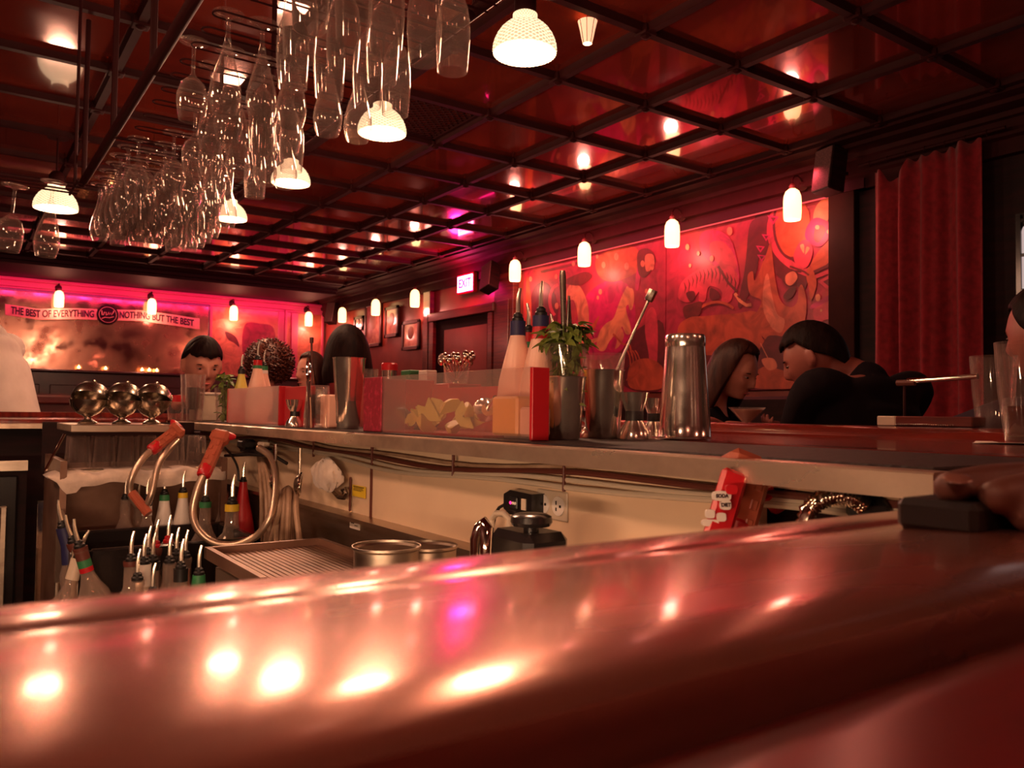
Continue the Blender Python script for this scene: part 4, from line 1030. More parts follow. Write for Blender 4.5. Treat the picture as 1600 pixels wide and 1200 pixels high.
MB().tube([(0, hl+.012, .098), (0, hl-.03, .098)], .007, 10).build('wood_tip', M['cork'], t)
MB().tube([(0, hl-.012, .102), (0, -hl*.98, .108)], .006, 12).build('tube_shade', M['chrome'], t)
b = MB()
for k in range(26): b.sph((-.032, hl*.95-k*hl*.06, .0035), .0022, 6, 4)
b.build('bead_trim', M['chrome'], t)
# ---------------------------------------------------------------- on the walls
v = PX(728, 443, XW-.09)
t = thing('exit_sign', 'glowing red EXIT sign above the dark doorway', 'exit sign', v)
MB().box((.014, 0, 0), (.05, .34, .21), None, .008).build('housing', M['redp'], t); MB().box((-.013, 0, 0), (.004, .30, .17)).build('light_panel', M['exitw'], t, smooth=False)
vs, fs = text_mesh('EXIT', .13, .001, .003, .95)
MB().add([(-.0165-z, -x, y) for x, y, z in vs], fs).build('lettering', M['exitr'], t, smooth=False)
MB().tube([(.03, 0, .10), (.03, 0, H-.29-v.z+.02)], .006, 8).build('mount', M['beam'], t)
l = bpy.data.lights.new('exit_light', 'POINT'); l.energy = 15; l.color = (1, .01, .16); l.shadow_soft_size = .1; o = bpy.data.objects.new('exit_light', l); COL.objects.link(o); o.parent = t; o.location = (-.12, 0, 0)
def speaker(px, py, X, label, sz, rot):
    v = PX(px, py, X); t = thing('wall_speaker', label, 'speaker', v, rot=rot); w, h, d_ = sz
    MB().box((0, 0, 0), (d_, w, h), None, .006).build('cabinet', M['dark'], t); MB().box((-d_/2-.003, 0, 0), (.008, w*.94, h*.95), None, .003).build('grille', M['speaker'], t)
    MB().tube([(d_/2-.01, 0, 0), (d_/2+.07, 0, .02)], .012, 8).build('bracket', M['beam'], t)
speaker(1297, 268, 4.36, 'small wall speaker beside the curtain, above the mural corner', (.15, .27, .12), (0, radians(8), radians(-14)))
speaker(766, 434, 4.45, 'dark tilted wall speaker right of the exit sign', (.17, .30, .12), (radians(-18), radians(18), 0))
speaker(519, 490, 4.45, 'pink-lit wall speaker in the far corner by the painting', (.14, .30, .12), (0, radians(14), radians(30)))
for k, (x0, y0, x1, y1, nm) in enumerate([(601, 479, 621, 527, 'tall narrow framed print below the middle wall lamp'), (628, 501, 654, 547, 'square framed print right of the tall narrow print'), (660, 500, 674, 530, 'small bright framed print nearest the doorway'), (570, 474, 594, 542, 'large framed print left of the tall narrow print'), (553, 494, 567, 516, 'small framed print in the far corner')]):
    a = PX(x0, y0, XW-.03); c = PX(x1, y1, XW-.03); cy = (a.y+c.y)/2; cz_ = (a.z+c.z)/2; w = a.y-c.y; h = a.z-c.z-.03
    t = thing('framed_picture', nm, 'picture', (XW-.022, cy, cz_))
    b = MB()
    for s_ in (-1, 1): b.box((0, s_*(w/2-.022), 0), (.024, .044, h), None, .004); b.box((0, 0, s_*(h/2-.022)), (.024, w, .044), None, .004)
    b.build('frame', M['frameb'], t); MB().box((.004, 0, 0), (.008, w-.07, h-.07)).build('print', M['picture'], t, smooth=False)
    MB().lathe([(min(w, h)*.22, 0), (min(w, h)*.2, .002), (1e-4, .002)], 24, frame((-.001, 0, h*.08), (-1, 0, 0))).build('portrait', M['skin'], t)
# curtain
ya_, yb2_ = PX(1365, 400, XW-.16).y, PX(1537, 400, XW-.16).y
t = thing('curtain', 'long red velvet curtain gathered on a rail beside the mural', 'curtain', (XW-.16, (ya_+yb2_)/2, .02))
n = 160; m = 26; vs = []; fs = []
for j in range(m+1):
    v_ = j/m
    for i in range(n+1):
        u = i/n
        y = (u-.5)*(ya_-yb2_)*(1.0-.02*v_)
        x = .034*sin(u*25+.9*sin(u*9))+.007*sin(u*57+v_*2)+.01*sin(u*11-v_*3)
        ztop = 2.635-.035*u-.085*max(0, sin(pi*min(max((u-.66)/.28, 0), 1)))+.012*sin(u*50)
        vs.append((x*(.5+.5*min(1, (1-v_)*6+.3)), y, v_*ztop))
for j in range(m):
    for i in range(n): a = j*(n+1)+i; fs.append((a, a+1, a+n+2, a+n+1))
o = MB().add(vs, fs).build('fabric', M['curtain'], t, ang=80); md = o.modifiers.new('s', 'SOLIDIFY'); md.thickness = .004
MB().tube([(0, -.42, 2.66), (0, .40, 2.66)], .010, 10).build('rail', M['beam'], t)
b = MB()
for k in range(7): b.tube([(.013*cos(a*pi/5), -.33+.11*k, 2.655+.018*sin(a*pi/5)) for a in range(10)], .002, 5, True)
b.build('curtain_ring', M['beam'], t)
# candles on the ledge below the mirror
for k, (px, nm) in enumerate([(123, 'leftmost'), (165, 'second from left'), (222, 'third from left'), (233, 'fourth from left'), (245, 'rightmost')]):
    v = PY(px, 580, YB-.13); t = thing('tealight', 'small tealight candle glowing on the ledge under the mirror, '+nm, 'candle', (v.x, YB-.13, .466+CZ), group='tealights under the mirror')
    MB().shell([(.030, 0), (.034, .03), (.032, .06)], .003, 16).build('glass_cup', M['glass'], t); MB().lathe([(.004, .015), (.016, .026), (.018, .036), (.008, .052), (.001, .064)], 12).build('flame', M['candle'], t)
    MB().lathe([(1e-4, .004), (.022, .004), (.022, .02), (1e-4, .02)], 14).build('wax', M['ivory'], t)
# solid stand-in for the reflection of a lamp in the glossy ceiling
v = P(918, 52, 3.42)
t = thing('lamp_reflection', 'solid stand-in for a tapered lamp mirrored in the ceiling, right of the nearest pendant', 'lamp reflection', (v.x, v.y, v.z-.045))
MB().lathe([(.020, 0), (.025, .02), (.033, .06), (.042, .095), (.040, .095), (.031, .06), (.023, .02), (.018, 0), (.020, 0)], 20).build('shade', lit_glass('parchment shade', (1, .45, .25), .8), t)
b = MB()
for k in range(8): a = k*pi/4; b.tube([(.0205*cos(a), .0205*sin(a), 0), (.0260*cos(a), .0260*sin(a), .02), (.034*cos(a), .034*sin(a), .06), (.043*cos(a), .043*sin(a), .096)], .0014, 5)
b.build('shade_rib', M['beam'], t); MB().sph((0, 0, .012), (.014, .014, .012), 12, 8).build('bulb', M['bulb'], t)
MB().tube([(0, 0, .09), (0, 0, H-t.location.z)], .003, 6).build('cord', M['beam'], t)
# booth benches in the middle distance at left
t = thing('booth_bench', 'dark red wooden booth back with horizontal rails behind the far bar', 'bench', (.9, 6.2, 0))
b = MB().box((0, 0, .63), (3.6, .10, 1.26))
for k in range(5): b.box((0, -.06, .62+.15*k), (3.6, .03, .06), None, .012)
b.build('backrest', M['booth'], t); MB().box((0, -.30, .45), (3.6, .5, .12), None, .03).build('seat', M['red'], t); MB().box((-.95, -.06, .72), (.14, .16, 1.44), None, .01).build('post', M['dark'], t)
t = thing('booth_bench', 'dark padded bench back along the wall below the mural', 'bench', (XW-.28, 4.65, 0))
MB().box((.10, 0, .65), (.14, 3.7, 1.30+.0), None, .02).build('backrest', M['dark'], t); MB().box((-.10, 0, .62), (.45, 3.7, .14), None, .03).build('seat', M['dark'], t); MB().box((.0, 0, .275), (.34, 3.7, .55)).build('plinth', M['dark'], t, smooth=False)
# couple's table with glasses
tb = thing('high_table', 'dark high table between the seated couple', 'table', (.82*.87+.572*2.72, -.572*.87+.82*2.72, 0), -YAW)
MB().box((0, 0, 1.03), (.50, .44, .035), None, .008).build('table_top', M['wood'], tb); MB().box((0, 0, .51), (.08, .08, 1.0)).build('pedestal', M['beam'], tb, smooth=False); MB().box((0, 0, .012), (.34, .34, .024)).build('foot', M['beam'], tb, smooth=False)
v = P(1167, 650, 2.72); t = thing('martini_glass', 'wide martini glass full of pink drink on the couple\'s table', 'glass', (v.x, v.y, 1.0475))
MB().lathe([(1e-4, 0), (.035, 0), (.034, .003), (.005, .008), (.0035, .085), (.008, .095), (.062, .152), (.0605, .152), (.006, .097), (1e-4, .096)], 32).build('glass_body', M['glass'], t)
MB().lathe([(1e-4, .099), (.009, .102), (.052, .146), (1e-4, .146)], 28).build('drink', M['pinkj'], t)
for k, (px, nm) in enumerate([(1133, 'left of the martini glass'), (1152, 'in front of the martini glass'), (1172, 'right of the martini stem')]):
    v = P(px, 655, 2.55); t = thing('rocks_glass', 'short clear water glass on the couple\'s table '+nm, 'glass', (v.x, v.y, 1.0475), group='short glasses on the table'); MB().shell([(.026, 0), (.028, .004), (.034, .085)], .0025, 20).build('glass_wall', M['glass'], t)
# ================================================================== THE BAR WELL
# station shelf unit carrying the silver bowls, towel and upside-down glasses
st = thing('bar_station', 'steel bar station with a glass shelf at the far end of the well', 'bar station', (.45, 2.65, 0))
A = T(-.45, -2.65, 0)
MB().box((.40, 2.585, CZ-.0555), (.26, .32, .020), A, .002).build('top_shelf', M['steel'], st)
MB().box((.46, 2.62, CZ-.1725), (.42, .36, .008), A).build('glass_shelf', M['steel'], st, smooth=False)
MB().box((.46, 2.83, CZ-.12), (.44, .012, .15), A).build('back_panel', M['dark'], st, smooth=False)
for x in (.255, .665): MB().box((x, 2.60, CZ/2-.07), (.016, .40, CZ-.14), A).build('side_panel', M['dull'], st, smooth=False)
MB().tube([(.257, 2.42, CZ-.07), (.215, 2.42, CZ-.165)], .004, 6, M=A).build('brace', M['chrome'], st)
MB().box((.46, 2.55, CZ-.30), (.40, .012, .24), A).build('front_panel', M['dull'], st, smooth=False)
MB().box((.46, 2.465, CZ-.385), (.39, .20, .012), A).build('bottle_step', M['steel'], st, smooth=False)
# towel along the shelf edge
t = thing('bar_towel', 'folded white bar towel draped along the station shelf under the upside-down glasses', 'towel', (.45, 2.42, CZ-.178))
n = 40; vs = []; fs = []
for i in range(n+1):
    u = i/n; x = -.232+u*.45; w = .0025*sin(u*19)+.0015*sin(u*43); dr = .030+.008*sin(u*11+1) + (.012 if .06 < u < .16 else 0)
    for (dy, dz) in [(.10, .0085), (.02, .0095+.4*w), (-.006, .0085+w), (-.020+w, .001+w), (-.024+w, -dr*.5), (-.022, -dr), (-.016, -dr*1.02), (-.014+w, -dr*.5), (-.006, -.010)]:
        taper = min(1, u/.10) if u < .1 else 1
        vs.append((x, dy, dz*taper+w-(.004*(1-taper))))
m_ = 9
for i in range(n):
    for j in range(m_-1): a = i*m_+j; fs.append((a, a+1, a+m_+1, a+m_))
o = MB().add(vs, fs).build('towel_cloth', M['towel'], t, ang=60); md = o.modifiers.new('s', 'SOLIDIFY'); md.thickness = .004
# upside-down glasses on the shelf
for k in range(6):
    for j in range(2):
        x = .305+.062*k; y = 2.52+.075*j
        g = pint(Vector((x, y, CZ-.1680)), 'clear glass upside down on the station shelf, %s row, %s' % (['front', 'rear'][j], ['first from left', 'second from left', 'third from left', 'fourth from left', 'fifth from left', 'last on right'][k]), .088, .024, .030, 'rocks_glass', 'upside-down glasses on the station shelf', False)
# black ice trough
t = thing('ice_trough', 'black insulated ice trough below the hanging soda guns', 'ice bin', (.42, 2.12, 0))
A = T(-.42, -2.12, 0)
zt = CZ-.315
q = PZ(152, 824, -.315)
b = MB(); xa, xb, ya, yb_ = .262, .64, 2.02, 2.33
for c, d in [((.461, ya, zt-.16), (xb-xa, .02, .32)), ((.461, yb_, zt-.16), (xb-xa, .02, .32)), ((xa, 2.175, zt-.16), (.02, .33, .32)), ((xb, 2.175, zt-.16), (.02, .33, .32)), ((.461, 2.175, zt-.20), (xb-xa, .33, .02))]: b.box(c, d, A, .004)
b.build('tub', M['blackg'], t); MB().box((.461, 2.175, (zt-.33)/2), (.36, .30, zt-.33), A).build('base', M['steel'], t, smooth=False)
b = MB().prism([(2.02, zt+.003), (2.34, zt+.055), (2.34, zt-.25), (2.02, zt-.25)], 0, .236, .250, A); b.build('side_cheek', M['steel'], t, smooth=False)
# bottles standing behind the trough
def wb(px, py_top, Y, kind, label, **k):
    # place a well bottle so its spout tip meets the given sight line
    r = ray(px, py_top); d = Y/r.y; tip = r*d+Vector((0, 0, CZ)); sc = k.get('sc', 1.)
    hgt = (KB[kind][-1][1]+.014+k.get('tip', .055))*sc
    return bottle(kind, (tip.x, Y, tip.z-hgt), label, **k)
G = 'bottles at the rear of the ice trough'
wb(197, 746, 2.40, 'round', 'clear round bottle with tall curved spout, far left behind the ice trough', liquid='pinkj', lev=.3, grp=G, sc=.85)
wb(217, 754, 2.44, 'tall', 'dark-necked clear bottle, second from left behind the ice trough', cap='cork', grp=G, sc=.85)
wb(231, 747, 2.39, 'tall', 'white-labelled bottle with curved spout, third from left behind the trough', tapes=[('black', .02), ('white', .03)], grp=G, sc=.85)
wb(258, 738, 2.41, 'cone', 'white cone bottle with green collar behind the ice trough', body='white', tapes=[('green', .018)], grp=G, sc=.9)
wb(287, 735, 2.40, 'cone', 'white cone bottle with yellow collar behind the ice trough', body='white', tapes=[('yellow', .016)], grp=G, sc=.9)
wb(322, 745, 2.22, 'round', 'clear bottle with green collar inside the hose loop', tapes=[('green', .016)], liquid='cork', lev=.35, grp=G, sc=.95)
wb(350, 736, 2.42, 'tall', 'slim clear bottle behind the yellow juice bottle', grp=G, sc=.9)
wb(364, 741, 2.20, 'wide', 'round bottle half full of yellow juice with yellow collar', liquid='orangej', lev=.42, tapes=[('yellow', .016)], grp=G, sc=1.15)
wb(381, 722, 2.44, 'cone', 'red-topped bottle against the cream panel, right of the yellow juice bottle', body='red', grp=G, sc=.85)
# bottle cluster in the speed rail, middle of the picture edge
t = thing('speed_rail', 'steel rail rack holding the cluster of pour-spout bottles', 'bottle rack', (.375, 1.86, 0))
A = T(-.375, -1.86, 0); zr = CZ-.55
b = MB().box((.41, 1.86, zr-.006), (.28, .30, .008), A)
for y in (1.72, 2.0): b.tube([(.27, y, zr+.10), (.55, y, zr+.10)], .005, 8, M=A)
for x in (.27, .55): b.tube([(x, 1.72, zr+.10), (x, 2.0, zr+.10)], .005, 8, M=A)
for x in (.27, .55):
    for y in (1.72, 2.0): b.tube([(x, y, 0), (x, y, zr+.10)], .008, 8, M=A)
b.build('rail_frame', M['steel'], t)
G = 'pour-spout bottles in the speed rail'
for (px, py, Y, kd, nm, kw) in [
 (206, 830, 1.90, 'round', 'clear round bottle at the left of the cluster, amber collar', dict(tapes=[('cork', .012)])),
 (226, 834, 1.86, 'round', 'frosted bottle with white neck label, second in the cluster', dict(tapes=[('white', .05)], body='ivory')),
 (233, 822, 1.98, 'tall', 'brown-collared tall bottle behind the frosted bottle', dict(tapes=[('cork', .03)])),
 (216, 858, 1.82, 'tall', 'small dark-capped bottle low in the left of the cluster', dict()),
 (240, 832, 1.90, 'tall', 'slim clear bottle in the centre of the cluster', dict(tapes=[('black', .02)])),
 (245, 812, 2.02, 'tall', 'clear bottle with red stopper at the back of the cluster', dict(tapes=[('cork', .02)], cap='red')),
 (264, 805, 2.04, 'tall', 'tallest spout at the back of the cluster, clear bottle', dict(cap='red')),
 (266, 834, 1.90, 'wide', 'round wire-textured clear bottle right of centre', dict()),
 (277, 824, 1.96, 'tall', 'clear tall bottle right of the tallest spout', dict(tapes=[('black', .015)])),
 (284, 842, 1.86, 'round', 'dark-collared round bottle on the right of the cluster', dict(tapes=[('black', .03)])),
 (291, 828, 1.98, 'tall', 'peach-tinted bottle on the right rear of the cluster', dict(liquid='pinkj', lev=.9)),
 (240, 880, 1.80, 'tall', 'short bottle with red band at the front of the cluster', dict(tapes=[('black', .03), ('red', .03)])),
 (312, 852, 1.84, 'cone', 'clear bottle with wide dark green collar at the right end', dict(tapes=[('green', .05)])),
]:
    wb(px, py, Y, kd, nm, grp=G, sc=.92, **kw)
# leaning bottles in the side well at far left
t = thing('speed_rail', 'steel side rail holding bottles that lean to the left', 'bottle rack', (.13, 2.02, 0))
A = T(-.13, -2.02, 0)
b = MB()
for y in (1.92, 2.12): b.tube([(.04, y, CZ-.50), (.04, y, 0)], .006, 8, M=A); b.tube([(.22, y, CZ-.40), (.22, y, 0)], .006, 8, M=A); b.tube([(.04, y, CZ-.50), (.22, y, CZ-.50)], .005, 8, M=A)
b.box((.13, 2.02, CZ-.62), (.20, .22, .01), A); b.build('rail_frame', M['steel'], t)
t = MB().box((.205, 2.40, CZ/2-.12), (.012, .012, CZ-.24)).build('chrome_post', M['chrome'], smooth=False); tag(t, 'slim chrome upright at the left front of the bar station', 'post')
G = 'leaning bottles in the side rail'
for (px, py, Y, kd, nm, kw, tl) in [
 (88, 782, 2.10, 'tall', 'leaning bottle with blue patterned neck wrap and steel spout', dict(tapes=[('blue', .09)]), 14),
 (99, 806, 2.04, 'tall', 'leaning clear bottle with white neck label', dict(tapes=[('cork', .02), ('white', .04)], lab=(.03, .14, 'paper')), 20),
 (112, 812, 1.98, 'tall', 'leaning bottle with dark stopper and green and red label', dict(tapes=[('cork', .03), ('green', .018), ('red', .012)], lab=(.02, .12, 'ivory')), 16),
 (136, 828, 2.02, 'tall', 'leaning bottle with cream neck, right of the green-labelled one', dict(tapes=[('ivory', .05)]), -14),
]:
    r = ray(px, py); tip = r*(Y/r.y)+Vector((0, 0, CZ)); hg = (.29+.014+.055)*.92; R_ = Matrix.Rotation(radians(-tl), 3, 'Y')
    base = tip-R_@Vector((0, 0, hg))
    bottle(kd, base, nm, grp=G, sc=.92, rot=(0, radians(-tl), 0), **kw)
# soda guns
def gun(tipp, endp, label, hosepts, w=.036, nose=True, buttons=False, grip=None):
    z = (tipp-endp); L_ = z.length
    t = thing('soda_gun', label, 'soda gun', endp)
    fm = frame((0, 0, 0), z, -Vector((fw.x, fw.y, fw.z)))     # local x faces the well
    b = MB(); b.box((0, 0, L_*.42), (w*.75, w*.85, L_*.84), fm, .006); b.box((0, 0, L_*.86), (w*.95, w*1.25, L_*.28), fm, .008)
    for k in range(6): b.box((w*.38, (k % 2-.5)*w*.35, L_*(.12+.11*k)), (.004, .008, .012), fm, .001)
    b.build('gun_body', M['gun'], t)
    if nose: MB().lathe([(w*.42, 0), (w*.36, .012), (w*.22, .030), (.004, .036), (1e-4, .036)], 18, T(z*.90)@frame((0, 0, 0), fm.to_3x3()@Vector((-.2, -1 if nose > 0 else 1, .25))).copy()).build('nozzle', M['redp'], t)
    MB().lathe([(w*.40, -.004), (w*.46, .0), (w*.46, .022), (w*.40, .026)], 18, fm).build('collar', M['redp'], t)
    if hosepts:
        pts = []
        hp = [Vector(p)-endp for p in hosepts]
        for i in range(len(hp)-1):
            a = hp[max(i-1, 0)]; b_ = hp[i]; c = hp[i+1]; d = hp[min(i+2, len(hp)-1)]
            nseg = max(6, int((c-b_).length/.0030))
            for k in range(nseg):
                u = k/nseg; pts.append(.5*((2*b_)+(-a+c)*u+(2*a-5*b_+4*c-d)*u*u+(-a+3*b_-3*c+d)*u**3))
        pts.append(hp[-1])
        MB().tube(pts, .0082, 10, ridge=.16).build('braided_hose', M['hose'], t, ang=80)
    if grip is not None:
        MB().tube([Vector(grip[0])-endp, Vector(grip[1])-endp], .0125, 10).build('hose_grip', M['gun'], t)
    return t, fm, L_
gun(P(283, 668, 2.28), P(237, 703, 2.22), 'amber soda gun hanging left with its hose looped below the silver bowls',
    [P(237, 703, 2.22), P(222, 718, 2.2), P(206, 745, 2.18), P(203, 768, 2.18), P(212, 786, 2.18), P(226, 792, 2.18), P(237, 770, 2.18), P(247, 728, 2.2), P(262, 705, 2.22), P(278, 688, 2.26)], nose=1, grip=(P(206, 770, 2.18), P(232, 803, 2.17)))
gun(P(348, 674, 2.02), P(318, 742, 1.95), 'amber soda gun with red nozzle and a long hose loop around the bottles',
    [P(318, 742, 1.95), P(308, 765, 1.94), P(301, 800, 1.93), P(310, 828, 1.92), P(335, 848, 1.92), P(368, 851, 1.92), P(400, 838, 1.92), P(420, 812, 1.92), P(429, 780, 1.94), P(431, 745, 1.98), P(424, 715, 2.05), P(405, 700, 2.1)], nose=-1)
# nearest gun with labelled buttons
gp0, gp1 = P(1138, 850, .87), P(1176, 716, .90)
t, fm, L_ = gun(gp1, gp0, 'red and amber soda gun with white labelled buttons, under the steel ledge at right', None, w=.050, nose=0)
a0 = gp0
def onp(px, py, d): return P(px, py, d)-gp0
fn = Vector((-fw.x, -fw.y, -fw.z+.1)).normalized()
b = MB(); fb = frame(onp(1132, 795, .842), (gp1-gp0), fn)
b.box((0, 0, 0), (.012, .028, .085), fb, .004); b.build('button_panel', M['redp'], t)
for (px, py, w_, h_, txt) in [(1128, 775, .0095, .0050, 'SODA'), (1134, 789, .0055, .0050, 'DIET'), (1143, 765, .0060, .0050, None), (1127, 808, .0050, .0045, None), (1110, 803, .0045, .0045, None), (1110, 817, .0085, .0035, None)]:
    c = onp(px, py, .832)
    fr2 = frame(c, fn, (rt.x, rt.y, rt.z)); poly = [(w_*(abs(cos(a*pi/10))**.6)*(1 if cos(a*pi/10) > 0 else -1), h_*(abs(sin(a*pi/10))**.6)*(1 if sin(a*pi/10) > 0 else -1)) for a in range(20)]
    bt = MB().prism(poly, 2, -.006, .001, fr2).build('button', M['white'] if txt or py > 770 else M['redp'], t)
    if txt:
        vs, fs = text_mesh(txt, .0052, .0002, .00025, .9); MB().add([(x, y, z+.0013) for x, y, z in vs], fs, fr2).build('lettering', M['ink'], bt, smooth=False)
    elif py > 770 and False: pass
MB().tube([onp(1196, 768, .93), onp(1212, 790, .96), onp(1235, 775, .99)], .010, 12).build('elbow', M['redp'], t)
t = thing('steel_hose', 'ribbed steel hose curving under the ledge at right', 'hose', P(1265, 800, .80))
pts = [P(1256, 830, .80), P(1263, 798, .80), P(1278, 783, .80), P(1296, 776, .80), P(1316, 774, .80), P(1336, 779, .80), P(1352, 792, .80)]; o_ = Vector(t.location); f_ = []
for i in range(len(pts)-1):
    for k in range(7): f_.append(pts[i].lerp(pts[i+1], k/7)-o_)
MB().tube(f_, .0078, 12, ridge=.28).build('ribbed_tube', M['chrome'], t, ang=80)
t = thing('hose_guide', 'dark round hose guide under the ledge beside the ribbed hose', 'bracket', P(1356, 796, .82)); MB().box((0, 0, 0), (.03, .045, .035), None, .012).build('guide', M['black'], t)
# conduits and wires along the panel under the ledge
t = thing('cable_run', 'bundle of dusty cables clipped along the top of the cream panel', 'cables', (.785, 1.75, CZ-.095))
for k, (dz, r_, m__) in enumerate([(0.010, .0035, 'tanhose'), (.000, .0045, 'cork'), (-.010, .0040, 'ivory'), (-.018, .0045, 'ivory')]):
    pts = [(-.004-.002*(k % 2), 1.39-i*.1, dz+.004*sin(i*.9+k)+(.010*sin((i-3)*.35) if i > 3 else 0)) for i in range(28)]
    MB().tube(pts, r_, 8).build('cable', M[m__], t)
b = MB()
for y in (-1.1, -.78, -.45, -.1, .25, .6): b.box((-.008, y, -.004), (.006, .004, .040), None, .001)
b.build('cable_clip', M['cork'], t)
# outlet and plug
v = PX(863, 789, .791)
t = thing('wall_outlet', 'ivory electrical outlet on the cream panel', 'outlet', v)
MB().box((0, 0, 0), (.004, .078, .046), None, .002).build('cover_plate', M['ivory'], t)
for s_ in (-1, 1):
    sck = MB().lathe([(.0155, 0), (.0150, .003), (1e-4, .003)], 20, frame((-.001, s_*.019, 0), (-1, 0, 0))).build('socket', M['white'], t)
    b = MB(); b.box((-.0045, s_*.019+.004, .005), (.001, .002, .006)); b.box((-.0045, s_*.019+.004, -.005), (.001, .002, .005)); b.box((-.0045, s_*.019-.006, 0), (.001, .004, .004)); b.build('slot', M['black'], sck, smooth=False)
v2 = PX(818, 786, .775)
t = thing('safety_plug', 'black safety plug adapter with small indicator lights in the outlet', 'plug', v2)
b = MB(); b.prism([(-.038, -.018), (.022, -.020), (.040, -.012), (.040, .012), (.022, .020), (-.038, .018)], 0, -.012, .014); b.build('plug_body', M['blackg'], t, smooth=False)
MB().box((-.014, .008, 0), (.004, .022, .020), None, .002).build('button_panel', M['black'], t)
for k, (y_, m__) in enumerate([(.014, 'exitr'), (.007, 'white'), (.001, 'white')]): MB().lathe([(.0028, 0), (.0022, .0012), (1e-4, .0014)], 12, frame((-.016, y_, 0), (-1, 0, 0))).build('button', M[m__], t)
MB().box((-.0125, -.018, 0), (.002, .012, .018)).build('label_plate', M['ivory'], t, smooth=False)
c_ = [PX(791, 787, .772)-v2, PX(780, 793, .770)-v2, PX(774, 803, .768)-v2, PX(769, 830, .765)-v2, PX(766, 870, .765)-v2]
MB().tube(c_, .0028, 8).build('cord', M['black'], t)
t = thing('tube_loop', 'translucent pale tube looped beside the black plug cord', 'tube', PX(782, 820, .76)); o_ = Vector(t.location)
MB().tube([PX(770, 870, .755)-o_, PX(768, 812, .755)-o_, PX(776, 802, .755)-o_, PX(788, 803, .755)-o_, PX(797, 812, .755)-o_, PX(794, 830, .755)-o_, PX(780, 870, .755)-o_], .0055, 10).build('loop', M['ivory'], t)
# sink cabinet carrying faucet, washer and pots
zs_ = CZ-.300
sk_ = thing('sink_cabinet', 'steel sink cabinet under the pots and faucet, mostly hidden by the near bar', 'sink', (.530, .84, 0))
MB().box((0, 0, zs_/2), (.27, .66, zs_)).build('cabinet_body', M['steel'], sk_, smooth=False)
# faucet
t = thing('sink_faucet', 'chrome goosneck sink faucet peeking over the near bar'.replace('goosneck', 'gooseneck'), 'faucet', P(750, 860, 1.0)); o_ = Vector(t.location)
MB().tube([Vector((P(741, 900, .99).x-o_.x, P(741, 900, .99).y-o_.y, zs_-o_.z+.001)), P(741, 900, .99)-o_, P(742, 842, .99)-o_, P(748, 823, .99)-o_, P(756, 817, .99)-o_, P(760, 826, .985)-o_, P(759, 860, .98)-o_, P(759, 900, .98)-o_, Vector((P(759, 900, .98).x-o_.x, P(759, 900, .98).y-o_.y, zs_-o_.z+.001))], [.006, .006, .006, .0065, .008, .009, .008, .008, .008], 12).build('spout', M['chrome'], t)
# glass washer
t = thing('glass_washer', 'black bar gadget with a broad round knob under the outlet', 'appliance', P(826, 858, 1.04)); 
o_ = Vector(t.location); MB().box((0, 0, .0), (.07, .09, .05), None, .010).box((0, 0, (zs_-o_.z)/2-.01), (.05, .07, o_.z-zs_-.022), None, .004).build('body', M['blackg'], t); MB().lathe([(.010, .022), (.010, .030), (.024, .032), (.027, .037), (.026, .044), (.020, .047), (1e-4, .047)], 24, T(-.005, -.012, 0)).build('knob', M['blackg'], t)
# steel pots on the drainboard
for (px, py, d, r_, nm) in [(604, 853, 1.10, .046, 'left of two, nearer the cream panel label'), (668, 852, 1.18, .044, 'right of two, against the backsplash')]:
    v = P(px, py, d); t = thing('steel_pot', 'open round steel pot on the drainboard, '+nm, 'pot', (v.x, v.y, zs_+.001)); hp_ = v.z-zs_; MB().shell([(r_*.9, 0), (r_*.92, .004), (r_*.96, hp_-.006), (r_*1.02, hp_-.003), (r_*1.02, hp_)], .0015, 32).build('pot_body', M['steel'], t)
t = thing('drainboard', 'perforated steel drainboard between the ice bin and the pots', 'drainboard', P(462, 880, 1.38)); v = Vector(t.location)
b = MB()
for k in range(20): b.box((-.095+.010*k, 0, 0), (.0070, .30, .004), None)
for k in range(13): b.box((0, -.145+.024*k, -.002), (.20, .012, .003), None)
b.box((0, .155, .004), (.22, .010, .020)); b.box((.105, 0, .004), (.010, .31, .020)); b.box((-.105, 0, .004), (.010, .31, .020))
b.build('slotted_tray', M['dull'], t, smooth=False); MB().box((0, 0, -v.z/2-.01), (.19, .28, v.z-.02)).build('cabinet', M['steel'], t, smooth=False)
# yellow notice and white label
def flat(px0, py0, px1, py1, X, name, label, cat, m__, lines):
    a = PX(px0, py0, X); c = PX(px1, py1, X); t = thing(name, label, cat, (X, (a.y+c.y)/2, (a.z+c.z)/2)); w = a.y-c.y; h = a.z-c.z
    MB().box((0, 0, 0), (.0012, w, h)).build('card', M[m__], t, smooth=False)
    b = MB()
    for k, (u0, u1, vv, th) in enumerate(lines): b.box((-.0009, w/2-w*(u0+u1)/2, h/2-h*vv), (.0006, w*(u1-u0), h*th))
    b.build('print', M['ink'], t, smooth=False)
flat(551, 757, 571, 779, .7895, 'notice_card', 'yellow notice card on the cream panel beside the scroll bracket', 'sign', 'yellow', [(.1, .9, .12, .07), (.15, .8, .24, .05), (.1, .85, .36, .04), (.1, .7, .46, .04)])
flat(547, 805, 562, 829, .7735, 'label_sticker', 'small white label sticker on the steel backsplash', 'label', 'paper', [(.4, .9, .15, .12), (.15, .45, .55, .08), (.5, .8, .7, .06)])
